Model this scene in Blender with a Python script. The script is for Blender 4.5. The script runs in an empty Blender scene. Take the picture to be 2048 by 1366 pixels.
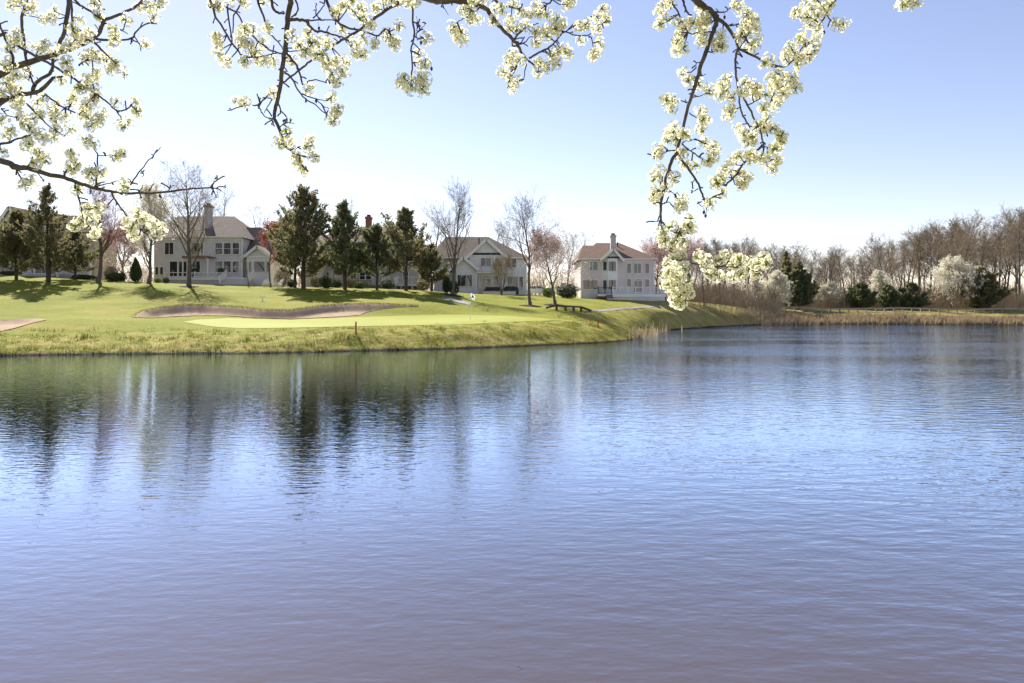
import bpy, math, random
import numpy as np
from mathutils import Vector, Matrix, noise as mnoise

# ------------------------------------------------------------------ camera, sky, sun, exposure
F = 1365.0            # focal length in photo pixels (24 mm on a 36 mm frame)
HZ = 620.0            # photo row of the horizon
CAMZ = 2.5            # eye height above the pond
scene = bpy.context.scene
col = scene.collection
cam_data = bpy.data.cameras.new('camera')
cam = bpy.data.objects.new('camera', cam_data); col.objects.link(cam)
cam.location = (0, 0, CAMZ); cam.rotation_euler = (math.radians(90), 0, 0)
cam_data.sensor_width = 36; cam_data.lens = 24
cam_data.shift_y = -(683 - HZ) / 2048
cam_data.clip_start = 0.05; cam_data.clip_end = 6000
scene.camera = cam

SUN_EL, SUN_AZ = math.radians(42), math.radians(-30)      # azimuth from +Y towards +X
world = bpy.data.worlds.new('World'); scene.world = world; world.use_nodes = True
wn = world.node_tree.nodes; wl = world.node_tree.links
wn.clear()
sky = wn.new('ShaderNodeTexSky'); sky.sky_type = 'NISHITA'; sky.sun_disc = False
sky.sun_elevation = SUN_EL; sky.sun_rotation = SUN_AZ
sky.altitude = 50; sky.air_density = 1.0; sky.dust_density = 0.18; sky.ozone_density = 2.5
bg = wn.new('ShaderNodeBackground'); bg.inputs['Strength'].default_value = 0.09
wo = wn.new('ShaderNodeOutputWorld')
wb = wn.new('ShaderNodeMix'); wb.data_type = 'RGBA'; wb.blend_type = 'MULTIPLY'; wb.inputs['Factor'].default_value = 1     # the photo's warm white balance
wb.inputs['B'].default_value = (1.31, 1.04, 1.0, 1)
wl.new(sky.outputs[0], wb.inputs['A']); wl.new(wb.outputs['Result'], bg.inputs[0]); wl.new(bg.outputs[0], wo.inputs[0])
sd = bpy.data.lights.new('sun', 'SUN'); sd.energy = 5.0; sd.angle = math.radians(0.53); sd.color = (1.0, .95, .87)
sun = bpy.data.objects.new('sun', sd); col.objects.link(sun)
sdir = Vector((math.sin(SUN_AZ) * math.cos(SUN_EL), math.cos(SUN_AZ) * math.cos(SUN_EL), math.sin(SUN_EL)))
sun.rotation_euler = sdir.to_track_quat('Z', 'Y').to_euler()
vs = scene.view_settings
vs.view_transform = 'Standard'; vs.look = 'None'; vs.gamma = 1; vs.use_curve_mapping = False
vs.exposure = 0.98

rng = random.Random(7)

# ------------------------------------------------------------------ helpers
def X(px, D): return (px - 1024) / F * D
def Zp(py, D): return CAMZ + (HZ - py) / F * D
def at(px, py, D): return Vector((X(px, D), D, Zp(py, D)))

class MB:
    """collects faces with material slots; build() links them as ONE mesh object"""
    def __init__(s): s.v = []; s.f = []; s.m = []
    def face(s, pts, m=0):
        b = len(s.v); s.v += [tuple(p) for p in pts]; s.f.append(tuple(range(b, b + len(pts)))); s.m.append(m)
    def box(s, x0, x1, y0, y1, z0, z1, m=0):
        b = len(s.v)
        s.v += [(x0,y0,z0),(x1,y0,z0),(x1,y1,z0),(x0,y1,z0),(x0,y0,z1),(x1,y0,z1),(x1,y1,z1),(x0,y1,z1)]
        for q in ((0,3,2,1),(4,5,6,7),(0,1,5,4),(1,2,6,5),(2,3,7,6),(3,0,4,7)):
            s.f.append(tuple(b + i for i in q)); s.m.append(m)
    def bar(s, a, b, w, h, m=0):
        """a box beam from a to b, w wide across, h high"""
        a = Vector(a); b = Vector(b); d = (b - a).normalized()
        up = Vector((0,0,1)) if abs(d.z) < .95 else Vector((0,1,0))
        r = d.cross(up).normalized() * w / 2; u = r.cross(d).normalized() * h / 2
        k = len(s.v)
        for p in (a, b):
            s.v += [tuple(p - r - u), tuple(p + r - u), tuple(p + r + u), tuple(p - r + u)]
        for q in ((3,2,1,0),(4,5,6,7),(0,1,5,4),(1,2,6,5),(2,3,7,6),(3,0,4,7)):
            s.f.append(tuple(k + i for i in q)); s.m.append(m)
    def tube(s, pts, rad, n=5, m=0, cap=True):
        b = len(s.v); N = len(pts)
        prev = None
        for i, p in enumerate(pts):
            p = Vector(p)
            d = (Vector(pts[min(i + 1, N - 1)]) - Vector(pts[max(i - 1, 0)]))
            if d.length < 1e-9: d = Vector((0, 0, 1))
            d.normalize()
            if prev is None:
                ref = Vector((0, 0, 1)) if abs(d.z) < .9 else Vector((1, 0, 0))
                u = d.cross(ref).normalized()
            else:
                u = (prev - d * prev.dot(d))
                u = u.normalized() if u.length > 1e-6 else d.orthogonal().normalized()
            prev = u; w = d.cross(u)
            for k in range(n):
                a = 2 * math.pi * k / n
                s.v.append(tuple(p + (u * math.cos(a) + w * math.sin(a)) * rad[i]))
        for i in range(N - 1):
            for k in range(n):
                k2 = (k + 1) % n
                s.f.append((b + i*n + k, b + i*n + k2, b + (i+1)*n + k2, b + (i+1)*n + k)); s.m.append(m)
        if cap:
            s.f.append(tuple(b + (N-1)*n + k for k in range(n))); s.m.append(m)
    def lathe(s, prof, n=12, c=(0,0,0), m=0):
        b = len(s.v)
        for (r, z) in prof:
            for k in range(n):
                a = 2*math.pi*k/n; s.v.append((c[0]+r*math.cos(a), c[1]+r*math.sin(a), c[2]+z))
        for i in range(len(prof)-1):
            for k in range(n):
                k2=(k+1)%n; s.f.append((b+i*n+k,b+i*n+k2,b+(i+1)*n+k2,b+(i+1)*n+k)); s.m.append(m)
    def mesh(s, name, mats, smooth=False):
        me = bpy.data.meshes.new(name); me.from_pydata(s.v, [], s.f)
        for x in (mats if isinstance(mats, (list, tuple)) else [mats]): me.materials.append(x)
        if any(s.m): me.polygons.foreach_set('material_index', s.m)
        if smooth: me.polygons.foreach_set('use_smooth', [True] * len(s.f))
        me.update(); return me
    def build(s, name, mats, parent=None, smooth=False):
        return link(name, s.mesh(name, mats, smooth), parent)

def link(name, me, parent=None):
    o = bpy.data.objects.new(name, me); col.objects.link(o)
    if parent is not None: o.parent = parent
    return o
def tag(o, label=None, cat=None, group=None, kind=None):
    for k, v in (('label', label), ('category', cat), ('group', group), ('kind', kind)):
        if v: o[k] = v
    return o
def empty(name, loc, label, cat, group=None, rz=0):
    o = bpy.data.objects.new(name, None); col.objects.link(o)
    o.location = loc; o.rotation_euler = (0, 0, rz); o.empty_display_size = .3
    return tag(o, label, cat, group)
def copy_tree(o, parent=None):
    c = o.copy(); col.objects.link(c)
    if parent is not None: c.parent = parent
    for ch in o.children: copy_tree(ch, c)
    return c

# ------------------------------------------------------------------ materials
def mat(name, c1, c2=None, scale=3.0, rough=.8, spec=.3, trans=0, bump=0, bscale=None, detail=4, stretch=None, coords='Object', tcol=None):
    m = bpy.data.materials.new(name); m.use_nodes = True
    nt = m.node_tree; N = nt.nodes; L = nt.links
    p = N['Principled BSDF']; p.inputs['Roughness'].default_value = rough
    p.inputs['Specular IOR Level'].default_value = spec
    p.inputs['Base Color'].default_value = (*c1, 1)
    if c2 or bump:
        tc = N.new('ShaderNodeTexCoord'); src = tc.outputs[coords]
        if stretch:
            mp = N.new('ShaderNodeMapping'); mp.inputs['Scale'].default_value = stretch
            L.new(src, mp.inputs[0]); src = mp.outputs[0]
        nz = N.new('ShaderNodeTexNoise'); nz.inputs['Scale'].default_value = scale; nz.inputs['Detail'].default_value = detail
        nz.inputs['Roughness'].default_value = .6
        L.new(src, nz.inputs['Vector'])
    if c2:
        r = N.new('ShaderNodeValToRGB'); r.color_ramp.elements[0].position = .33; r.color_ramp.elements[1].position = .67
        r.color_ramp.elements[0].color = (*c1, 1); r.color_ramp.elements[1].color = (*c2, 1)
        L.new(nz.outputs[0], r.inputs[0]); L.new(r.outputs[0], p.inputs['Base Color'])
    if bump:
        b = N.new('ShaderNodeBump'); b.inputs['Strength'].default_value = bump; b.inputs['Distance'].default_value = .05
        if bscale:
            n2 = N.new('ShaderNodeTexNoise'); n2.inputs['Scale'].default_value = bscale; n2.inputs['Detail'].default_value = 3
            L.new(src, n2.inputs['Vector']); L.new(n2.outputs[0], b.inputs['Height'])
        else: L.new(nz.outputs[0], b.inputs['Height'])
        L.new(b.outputs[0], p.inputs['Normal'])
    if trans:
        t = N.new('ShaderNodeBsdfTranslucent'); mx = N.new('ShaderNodeMixShader'); mx.inputs[0].default_value = trans
        if tcol: t.inputs['Color'].default_value = (*tcol, 1)
        elif c2: L.new(r.outputs[0], t.inputs['Color'])
        else: t.inputs['Color'].default_value = (*c1, 1)
        L.new(p.outputs[0], mx.inputs[1]); L.new(t.outputs[0], mx.inputs[2])
        L.new(mx.outputs[0], N['Material Output'].inputs['Surface'])
    return m

def siding(name, c, pitch=.16):
    """painted clapboard: fine horizontal laps too small to pick apart at this distance"""
    m = mat(name, c, tuple(x*.9 for x in c), scale=.8, rough=.6)
    nt = m.node_tree; N = nt.nodes; L = nt.links; p = N['Principled BSDF']
    tc = N.new('ShaderNodeTexCoord'); sp = N.new('ShaderNodeSeparateXYZ'); L.new(tc.outputs['Object'], sp.inputs[0])
    d = N.new('ShaderNodeMath'); d.operation = 'DIVIDE'; d.inputs[1].default_value = pitch; L.new(sp.outputs['Z'], d.inputs[0])
    fr = N.new('ShaderNodeMath'); fr.operation = 'FRACT'; L.new(d.outputs[0], fr.inputs[0])
    b = N.new('ShaderNodeBump'); b.inputs['Strength'].default_value = .9; b.inputs['Distance'].default_value = .03; b.invert = True
    L.new(fr.outputs[0], b.inputs['Height']); L.new(b.outputs[0], p.inputs['Normal'])
    return m

def shingles(name, c1, c2):
    m = mat(name, c1, c2, scale=2.2, rough=.9, spec=.15, stretch=(1, 1, 3))
    nt = m.node_tree; N = nt.nodes; L = nt.links; p = N['Principled BSDF']
    tc = N.new('ShaderNodeTexCoord'); br = N.new('ShaderNodeTexNoise'); br.inputs['Scale'].default_value = 9
    L.new(tc.outputs['Object'], br.inputs['Vector'])
    b = N.new('ShaderNodeBump'); b.inputs['Strength'].default_value = .5; b.inputs['Distance'].default_value = .04
    L.new(br.outputs[0], b.inputs['Height']); L.new(b.outputs[0], p.inputs['Normal'])
    return m

M = {}
M['white'] = mat('white_paint', (.80,.78,.73), (.72,.70,.65), scale=1.5, rough=.5)
M['glass'] = mat('window_glass', (.018,.022,.026), rough=.04, spec=.9)
M['brick'] = mat('brick', (.34,.15,.10), (.24,.10,.07), scale=9, rough=.9)
M['stone'] = mat('stone', (.26,.23,.20), (.15,.13,.12), scale=5, rough=.9, bump=.5)
M['stucco'] = mat('stucco', (.52,.50,.48), (.42,.40,.39), scale=3, rough=.9)
M['dark_metal'] = mat('dark_metal', (.03,.03,.032), rough=.45)
M['dark_wood'] = mat('weathered_wood', (.10,.075,.055), (.06,.045,.035), scale=6, rough=.85)
M['mulch'] = mat('mulch', (.035,.024,.018), (.018,.012,.01), scale=14, rough=.95, bump=.6)
M['bark'] = mat('grey_bark', (.15,.125,.10), (.085,.07,.058), scale=7, rough=.9, bump=.5)
M['bark_dark'] = mat('dark_bark', (.085,.065,.05), (.05,.04,.032), scale=7, rough=.9)
M['twig'] = mat('grey_twig', (.30,.25,.185), (.21,.17,.125), scale=1.2, rough=.85)
M['twig_brown'] = mat('brown_twig', (.37,.285,.18), (.27,.205,.13), scale=.6, rough=.85)
M['twig_red'] = mat('reddish_twig', (.30,.14,.11), (.18,.09,.075), scale=1.2, rough=.8)
M['bud_red'] = mat('red_bud', (.42,.15,.10), (.30,.11,.08), scale=3, rough=.7, trans=.4)
M['cedar'] = mat('cedar_foliage', (.17,.19,.09), (.29,.235,.125), scale=.55, rough=.8, trans=.6, detail=6)
M['cedar_green'] = mat('cedar_green_foliage', (.14,.185,.085), (.24,.225,.115), scale=.6, rough=.8, trans=.6, detail=6)
M['shrub'] = mat('shrub_leaf', (.045,.07,.025), (.08,.10,.035), scale=3, rough=.6, trans=.2)
M['shrub_light'] = mat('yellow_green_leaf', (.16,.20,.03), (.09,.13,.025), scale=3, rough=.6, trans=.35)
M['brush'] = mat('brush_twig', (.35,.27,.175), (.24,.185,.12), scale=.35, rough=.9)
M['far_blossom'] = mat('pear_blossom_far', (.90,.86,.74), (.72,.68,.52), scale=1.5, rough=.8, trans=.5)
M['pink_blossom'] = mat('cherry_blossom_far', (.70,.52,.48), (.55,.42,.36), scale=1.5, rough=.8, trans=.45)
M['red_stake'] = mat('red_paint', (.42,.035,.02), rough=.6)
M['sand'] = mat('bunker_sand', (.43,.31,.21), (.33,.235,.16), scale=1.1, rough=.95, spec=.1, bump=.6, bscale=9, detail=8)
M['green'] = mat('putting_green', (.25,.27,.028), (.30,.305,.045), scale=.35, rough=.8, spec=.15, stretch=(.5,1.6,1))
M['path'] = mat('asphalt_path', (.30,.28,.26), (.22,.20,.19), scale=2, rough=.9)
M['reed'] = mat('dry_reed', (.46,.36,.22), (.30,.22,.13), scale=.5, rough=.85, trans=.3)
M['grass_a'] = mat('rough_grass', (.12,.165,.016), (.34,.28,.085), scale=.45, rough=.8, spec=.15, trans=.45, detail=7)
M['grass_dry'] = mat('dry_grass', (.36,.29,.15), (.24,.19,.09), scale=.6, rough=.85, trans=.4)

# ------------------------------------------------------------------ terrain
SH = [(0,712),(100,710.5),(200,709.5),(300,708.5),(400,708),(500,707.5),(640,704.5),(700,702.5),(780,701),(860,699),(930,697),(1000,694.5),(1100,690),(1200,686),(1250,682)]
shore = [(X(p, 1), 1) for p in ()]
def wl_pt(px, py):
    D = F * CAMZ / (py - HZ); return (X(px, D), D)
shore_far = [(-130,20),(-100,34),(-70,37),(-45,36)] + [wl_pt(*p) for p in SH] + [wl_pt(1274,678), wl_pt(1281,671), wl_pt(1293,665), wl_pt(1330,661.5), wl_pt(1400,656), wl_pt(1480,651.2), wl_pt(1540,649.3), wl_pt(1700,649), wl_pt(1860,649.4), wl_pt(2048,650)] + [(115,110),(150,95),(160,60),(120,20)]
shore_near = [(60,3.2),(30,2.6),(12,2.9),(4,2.7),(0,2.9),(-4,2.7),(-14,3.0),(-40,2.4),(-80,0)]
POND = np.array(shore_far + shore_near)

def poly_sd(POND, x, y):
    """signed distance to a closed outline, positive outside"""
    x = np.asarray(x, float); y = np.asarray(y, float)
    best = np.full(x.shape, 1e9); inside = np.zeros(x.shape, bool)
    n = len(POND)
    for i in range(n):
        ax, ay = POND[i]; bx, by = POND[(i + 1) % n]
        dx, dy = bx - ax, by - ay
        t = np.clip(((x - ax) * dx + (y - ay) * dy) / (dx*dx + dy*dy), 0, 1)
        best = np.minimum(best, (x - ax - t*dx)**2 + (y - ay - t*dy)**2)
        c = ((ay > y) != (by > y)) & (x < (bx - ax) * (y - ay) / ((by - ay) if by != ay else 1e-9) + ax)
        inside ^= c
    d = np.sqrt(best)
    return np.where(inside, -d, d)

def pond_sd(x, y): return poly_sd(POND, x, y)     # positive on land
BUNK = []      # (outline, depth) of hollows dug into the ground
CP = [(0,553,80),(100,557,78),(250,565,77),(380,572,76),(490,575,78),(620,578,74),(740,581,74),(830,583,74),(900,588,76),(960,588,86),(1050,590,88),
 (490,571,88),(100,556,86),(300,566,86),(740,577,88),(960,587,92),(1060,590,94),(1160,597,100),(1245,597,100),(1335,600,100),(1400,612,112),(1440,616,114),(1335,600,96.5),(1250,600,96.5),
 (50,590,66),(200,590,66),(150,615,58),(0,615,58),(250,632,53.5),(450,590,68),(450,603,63),(369,611,59.5),(478,615,58.5),(533,621.5,57.5),(581,622,57.5),(636,613,59),(700,609,60),(748,608,60),(834,612,60),
 (284,623,56.5),(307,636,53.5),(410,631,55),(513,636,54),(581,638,53.5),(680,633.5,54.5),(728,627,56),
 (400,643,51),(600,640,52.5),(800,640,53),(941,640,54),(1050,640,55),(430,654,47.5),(620,656,46.8),(800,655,47.5),(1000,650,50),(1100,645,54),(850,627,59),(950,622,61.5),(1000,618,64),
 (850,595,70),(940,600,72),(700,590,69),(600,590,69),
 (1060,612,70),(1110,610,72),(1000,600,76),(1150,618,70),(1200,625,68),(1180,640,60),(1220,655,57),(1250,630,75),(1300,620,84),(1250,612,88),(1320,606,98),(1400,615,108),(1350,640,84),(1300,648,78),(1420,635,98),(1480,635,110),(1500,622,118),(1600,621,128),(1800,621,129),(2048,621,129),(2200,621,129),(1600,635,121),(1800,635,120),(2048,635,120),(1280,655,70),
 (100,638,48),(250,640,48),(40,640,50.5),(0,660,43),(100,665,43.5),(300,660,44.5),(450,666,44),(712,667,43.3),(900,668,45.5),(1050,665,49),(1150,660,53),(0,636,52)]
cpts = [(X(a, D), D, Zp(b, D)) for a, b, D in CP]
cpts += [(-60,50,2.8),(-60,80,6.8),(-90,60,4),(-80,130,6.5),(-40,130,6),(0,130,5),(35,140,3.6),(60,150,2.6),(100,150,2.6),(150,150,2.6),(100,250,4),(0,250,6),(-120,250,7),
         (0,0,.95),(-10,0,.95),(10,0,.95),(0,-10,1.3),(-40,-6,1.1),(40,-6,1.1),(180,60,3),(-160,20,4),(190,0,2.5),(0,-60,2),
         (600,400,6),(-600,400,8),(0,800,8),(600,-300,5),(-600,-300,5),(0,-600,5),(1500,1500,8),(-1500,1500,8),(1500,-1500,8),(-1500,-1500,8)]
cpts += [(p[0], p[1], .22) for p in shore_far] + [(p[0], p[1], .22) for p in shore_near]
CPA = np.array(cpts)
def phi(r2): return np.sqrt(r2 + 4.0)
_d2 = (CPA[:, None, 0] - CPA[None, :, 0])**2 + (CPA[:, None, 1] - CPA[None, :, 1])**2
_n = len(CPA); _A = np.zeros((_n + 1, _n + 1)); _A[:_n, :_n] = -phi(_d2) + np.eye(_n) * -.0 + np.eye(_n) * .15
_A[:_n, _n] = 1; _A[_n, :_n] = 1
_w = np.linalg.solve(_A, np.concatenate([CPA[:, 2], [0]]))
def sstep(a, b, x):
    t = np.clip((x - a) / (b - a), 0, 1); return t * t * (3 - 2 * t)
def ground_np(x, y):
    x = np.asarray(x, float); y = np.asarray(y, float)
    z = np.full(x.shape, _w[_n])
    for i in range(_n):
        z = z - _w[i] * np.sqrt((x - CPA[i, 0])**2 + (y - CPA[i, 1])**2 + 4.0)
    s = pond_sd(x, y)
    rough = sstep(11, 3, s) * sstep(.2, 1.2, s)
    bumps = (np.sin(x*1.9 + 1.3*np.sin(y*1.1)) * np.sin(y*2.3 + 1.1*np.sin(x*.8)) * .045 + np.sin(x*4.1 + y*1.7) * np.sin(y*4.7 - x*1.2) * .03 + np.sin(x*.7+y*.5)*.03)
    land = .2 * np.minimum(1, s / .25) + np.maximum(z - .2, 0.0) * sstep(0, 1.6, s) + bumps * rough
    water = -.06 - np.minimum(1.6, .28 * np.abs(s))
    for poly, dep in BUNK:
        lo, hi = poly.min(0), poly.max(0)
        m = (x > lo[0]) & (x < hi[0]) & (y > lo[1]) & (y < hi[1])
        if m.any():
            d = np.zeros(x.shape); d[m] = np.maximum(0, -poly_sd(poly, x[m], y[m])); land = land - dep * sstep(0, 1.0, d)
    return np.where(s > 0, land, water)
def ground(x, y): return float(ground_np(np.array([x]), np.array([y]))[0])
def hit(px, py, lo=36.0, hi=150.0):
    """first point of the ground seen at a photo pixel"""
    for n_ in (140, 24):
        D = np.linspace(lo, hi, n_)
        below = ground_np(X(px, D), D) > Zp(py, D)
        i = int(np.argmax(below)) if below.any() else len(D) - 1
        lo, hi = D[max(0, i - 1)], D[i]
    return float(X(px, D[i])), float(D[i])
def gpt(px, D):
    x = X(px, D); return Vector((x, D, ground(x, D)))

def interp(curve, n):
    cx = np.array([c[0] for c in curve], float); cy = np.array([c[1] for c in curve], float)
    k = np.linspace(cx[0], cx[-1], n); return k, np.interp(k, cx, cy)
def outline(front, back, n):
    fx, fy = interp(front, n); bx, by = interp(back, n)
    return [(hit(fx[i], fy[i]), hit(bx[i], by[i])) for i in range(n)]
b_back = [(264,634.5),(284,623),(325,615),(369,611),(410,611),(478,615),(533,621),(581,621.5),(636,613),(680,609),(748,608.3),(793,610.5),(836,612.5)]
b_front = [(264,635.5),(307,636.5),(342,634),(410,631.5),(461,632.5),(513,636.5),(581,638.5),(649,635.5),(690,633.5),(721,630.5),(729,626),(765,618.5),(817,613.6),(836,613.2)]
long_bunker = outline(b_front, b_back, 80)
left_bunker = outline([(-60,668),(0,664),(30,657),(60,648),(92,640.5)], [(-60,640),(0,639.5),(40,638.5),(75,638),(92,639.5)], 40)
for ol, dep in ((long_bunker, .55), (left_bunker, .35)):
    BUNK.append((np.array([p for p, q in ol] + [q for p, q in ol][::-1]), dep))

def axis(parts):
    out = []
    for a, b, st in parts: out += list(np.arange(a, b - 1e-6, st))
    out.append(parts[-1][1]); return np.array(out)
xs = axis([(-2500,-600,380),(-600,-150,50),(-150,-60,4),(-60,-46,.9),(-46,24,.33),(24,60,.8),(60,110,1.5),(110,170,5),(170,600,50),(600,2500,380)])
ys = axis([(-2500,-300,400),(-300,-30,45),(-30,-4,3),(-4,5,.4),(5,33,4),(33,70,.33),(70,92,.8),(92,135,1.0),(135,180,4),(180,600,40),(600,3000,400)])
GX, GY = np.meshgrid(xs, ys)
GZ = ground_np(GX.ravel(), GY.ravel())
SD = pond_sd(GX.ravel(), GY.ravel())
me = bpy.data.meshes.new('ground')
nx, ny = len(xs), len(ys)
verts = np.stack([GX.ravel(), GY.ravel(), GZ], 1)
ii, jj = np.meshgrid(np.arange(nx - 1), np.arange(ny - 1)); a = (jj * nx + ii).ravel()
faces = np.stack([a, a + 1, a + nx + 1, a + nx], 1)
me.from_pydata(verts.tolist(), [], faces.tolist())
me.polygons.foreach_set('use_smooth', [True] * len(faces))
at_ = me.attributes.new('shore', 'FLOAT', 'POINT'); at_.data.foreach_set('value', SD.astype(np.float32))

def ground_material():
    m = bpy.data.materials.new('grass_ground'); m.use_nodes = True
    nt = m.node_tree; N = nt.nodes; L = nt.links; p = N['Principled BSDF']
    p.inputs['Roughness'].default_value = .9; p.inputs['Specular IOR Level'].default_value = .1
    tc = N.new('ShaderNodeTexCoord'); at = N.new('ShaderNodeAttribute'); at.attribute_name = 'shore'
    def noise(scale, detail=5, st=None):
        n = N.new('ShaderNodeTexNoise'); n.inputs['Scale'].default_value = scale; n.inputs['Detail'].default_value = detail; n.inputs['Roughness'].default_value = .62
        if st:
            mp = N.new('ShaderNodeMapping'); mp.inputs['Scale'].default_value = st; L.new(tc.outputs['Object'], mp.inputs[0]); L.new(mp.outputs[0], n.inputs['Vector'])
        else: L.new(tc.outputs['Object'], n.inputs['Vector'])
        return n.outputs[0]
    def ramp(src, *st):
        r = N.new('ShaderNodeValToRGB')
        while len(r.color_ramp.elements) < len(st): r.color_ramp.elements.new(.5)
        for e, (pos, c) in zip(r.color_ramp.elements, st): e.position = pos; e.color = (*c, 1)
        L.new(src, r.inputs[0]); return r.outputs[0]
    def mix(fac, a, b):
        x = N.new('ShaderNodeMix'); x.data_type = 'RGBA'
        L.new(fac, x.inputs['Factor']); L.new(a, x.inputs['A']); L.new(b, x.inputs['B']); return x.outputs['Result']
    def mapr(src, a, b, c=0, d=1):
        x = N.new('ShaderNodeMapRange'); x.interpolation_type = 'SMOOTHSTEP'
        for k, v in zip(('From Min','From Max','To Min','To Max'), (a,b,c,d)): x.inputs[k].default_value = v
        L.new(src, x.inputs['Value']); return x.outputs[0]
    def math_(op, a, b):
        x = N.new('ShaderNodeMath'); x.operation = op; x.use_clamp = True
        for i, q in enumerate((a, b)):
            if isinstance(q, (int, float)): x.inputs[i].default_value = q
            else: L.new(q, x.inputs[i])
        return x.outputs[0]
    lawn = ramp(noise(.22, 10, (.7,1.6,1)), (.30, (.17,.205,.016)), (.52, (.24,.245,.024)), (.70, (.34,.29,.07)))
    fine = ramp(noise(5, 6), (.3, (.45,.45,.45)), (.7, (1.1,1.1,1.1)))
    rough = ramp(noise(.9, 9, (1,1.5,1)), (.32, (.12,.155,.012)), (.47, (.25,.245,.028)), (.62, (.41,.33,.11)))
    dry = ramp(noise(1.6, 6), (.3, (.36,.27,.15)), (.7, (.22,.17,.09)))
    wet = N.new('ShaderNodeRGB'); wet.outputs[0].default_value = (.045,.034,.022,1)
    jitter = math_('MULTIPLY', noise(.6, 5), 6.0)
    s = N.new('ShaderNodeMath'); s.operation = 'SUBTRACT'; L.new(at.outputs['Fac'], s.inputs[0]); L.new(jitter, s.inputs[1])
    sj = N.new('ShaderNodeMath'); sj.operation = 'ADD'; L.new(s.outputs[0], sj.inputs[0]); sj.inputs[1].default_value = 3.0
    sx = N.new('ShaderNodeSeparateXYZ'); L.new(tc.outputs['Object'], sx.inputs[0])
    straw = ramp(noise(.35, 7, (.5,1.5,1)), (.32, (.20,.20,.035)), (.5, (.36,.28,.10)), (.68, (.40,.29,.16)))
    c = mix(mapr(sj.outputs[0], 6.5, 8.5), rough, lawn)
    c = mix(math_('MULTIPLY', mapr(sx.outputs['X'], 10, 26), .74), c, straw)
    dryfac = math_('MULTIPLY', mapr(sj.outputs[0], 2.6, .6), .7)
    c = mix(dryfac, c, dry)
    c = mix(mapr(at.outputs['Fac'], .22, .05), c, wet.outputs[0])
    # brown bare patches of the right-hand slope
    mu = N.new('ShaderNodeMix'); mu.data_type = 'RGBA'; mu.blend_type = 'MULTIPLY'; mu.inputs['Factor'].default_value = .65
    L.new(c, mu.inputs['A']); L.new(fine, mu.inputs['B'])
    L.new(mu.outputs['Result'], p.inputs['Base Color'])
    b = N.new('ShaderNodeBump'); b.inputs['Strength'].default_value = .8; b.inputs['Distance'].default_value = .12
    L.new(noise(4, 6), b.inputs['Height']); L.new(b.outputs[0], p.inputs['Normal'])
    return m
me.materials.append(ground_material())
tag(link('ground', me), kind='structure')

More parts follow.
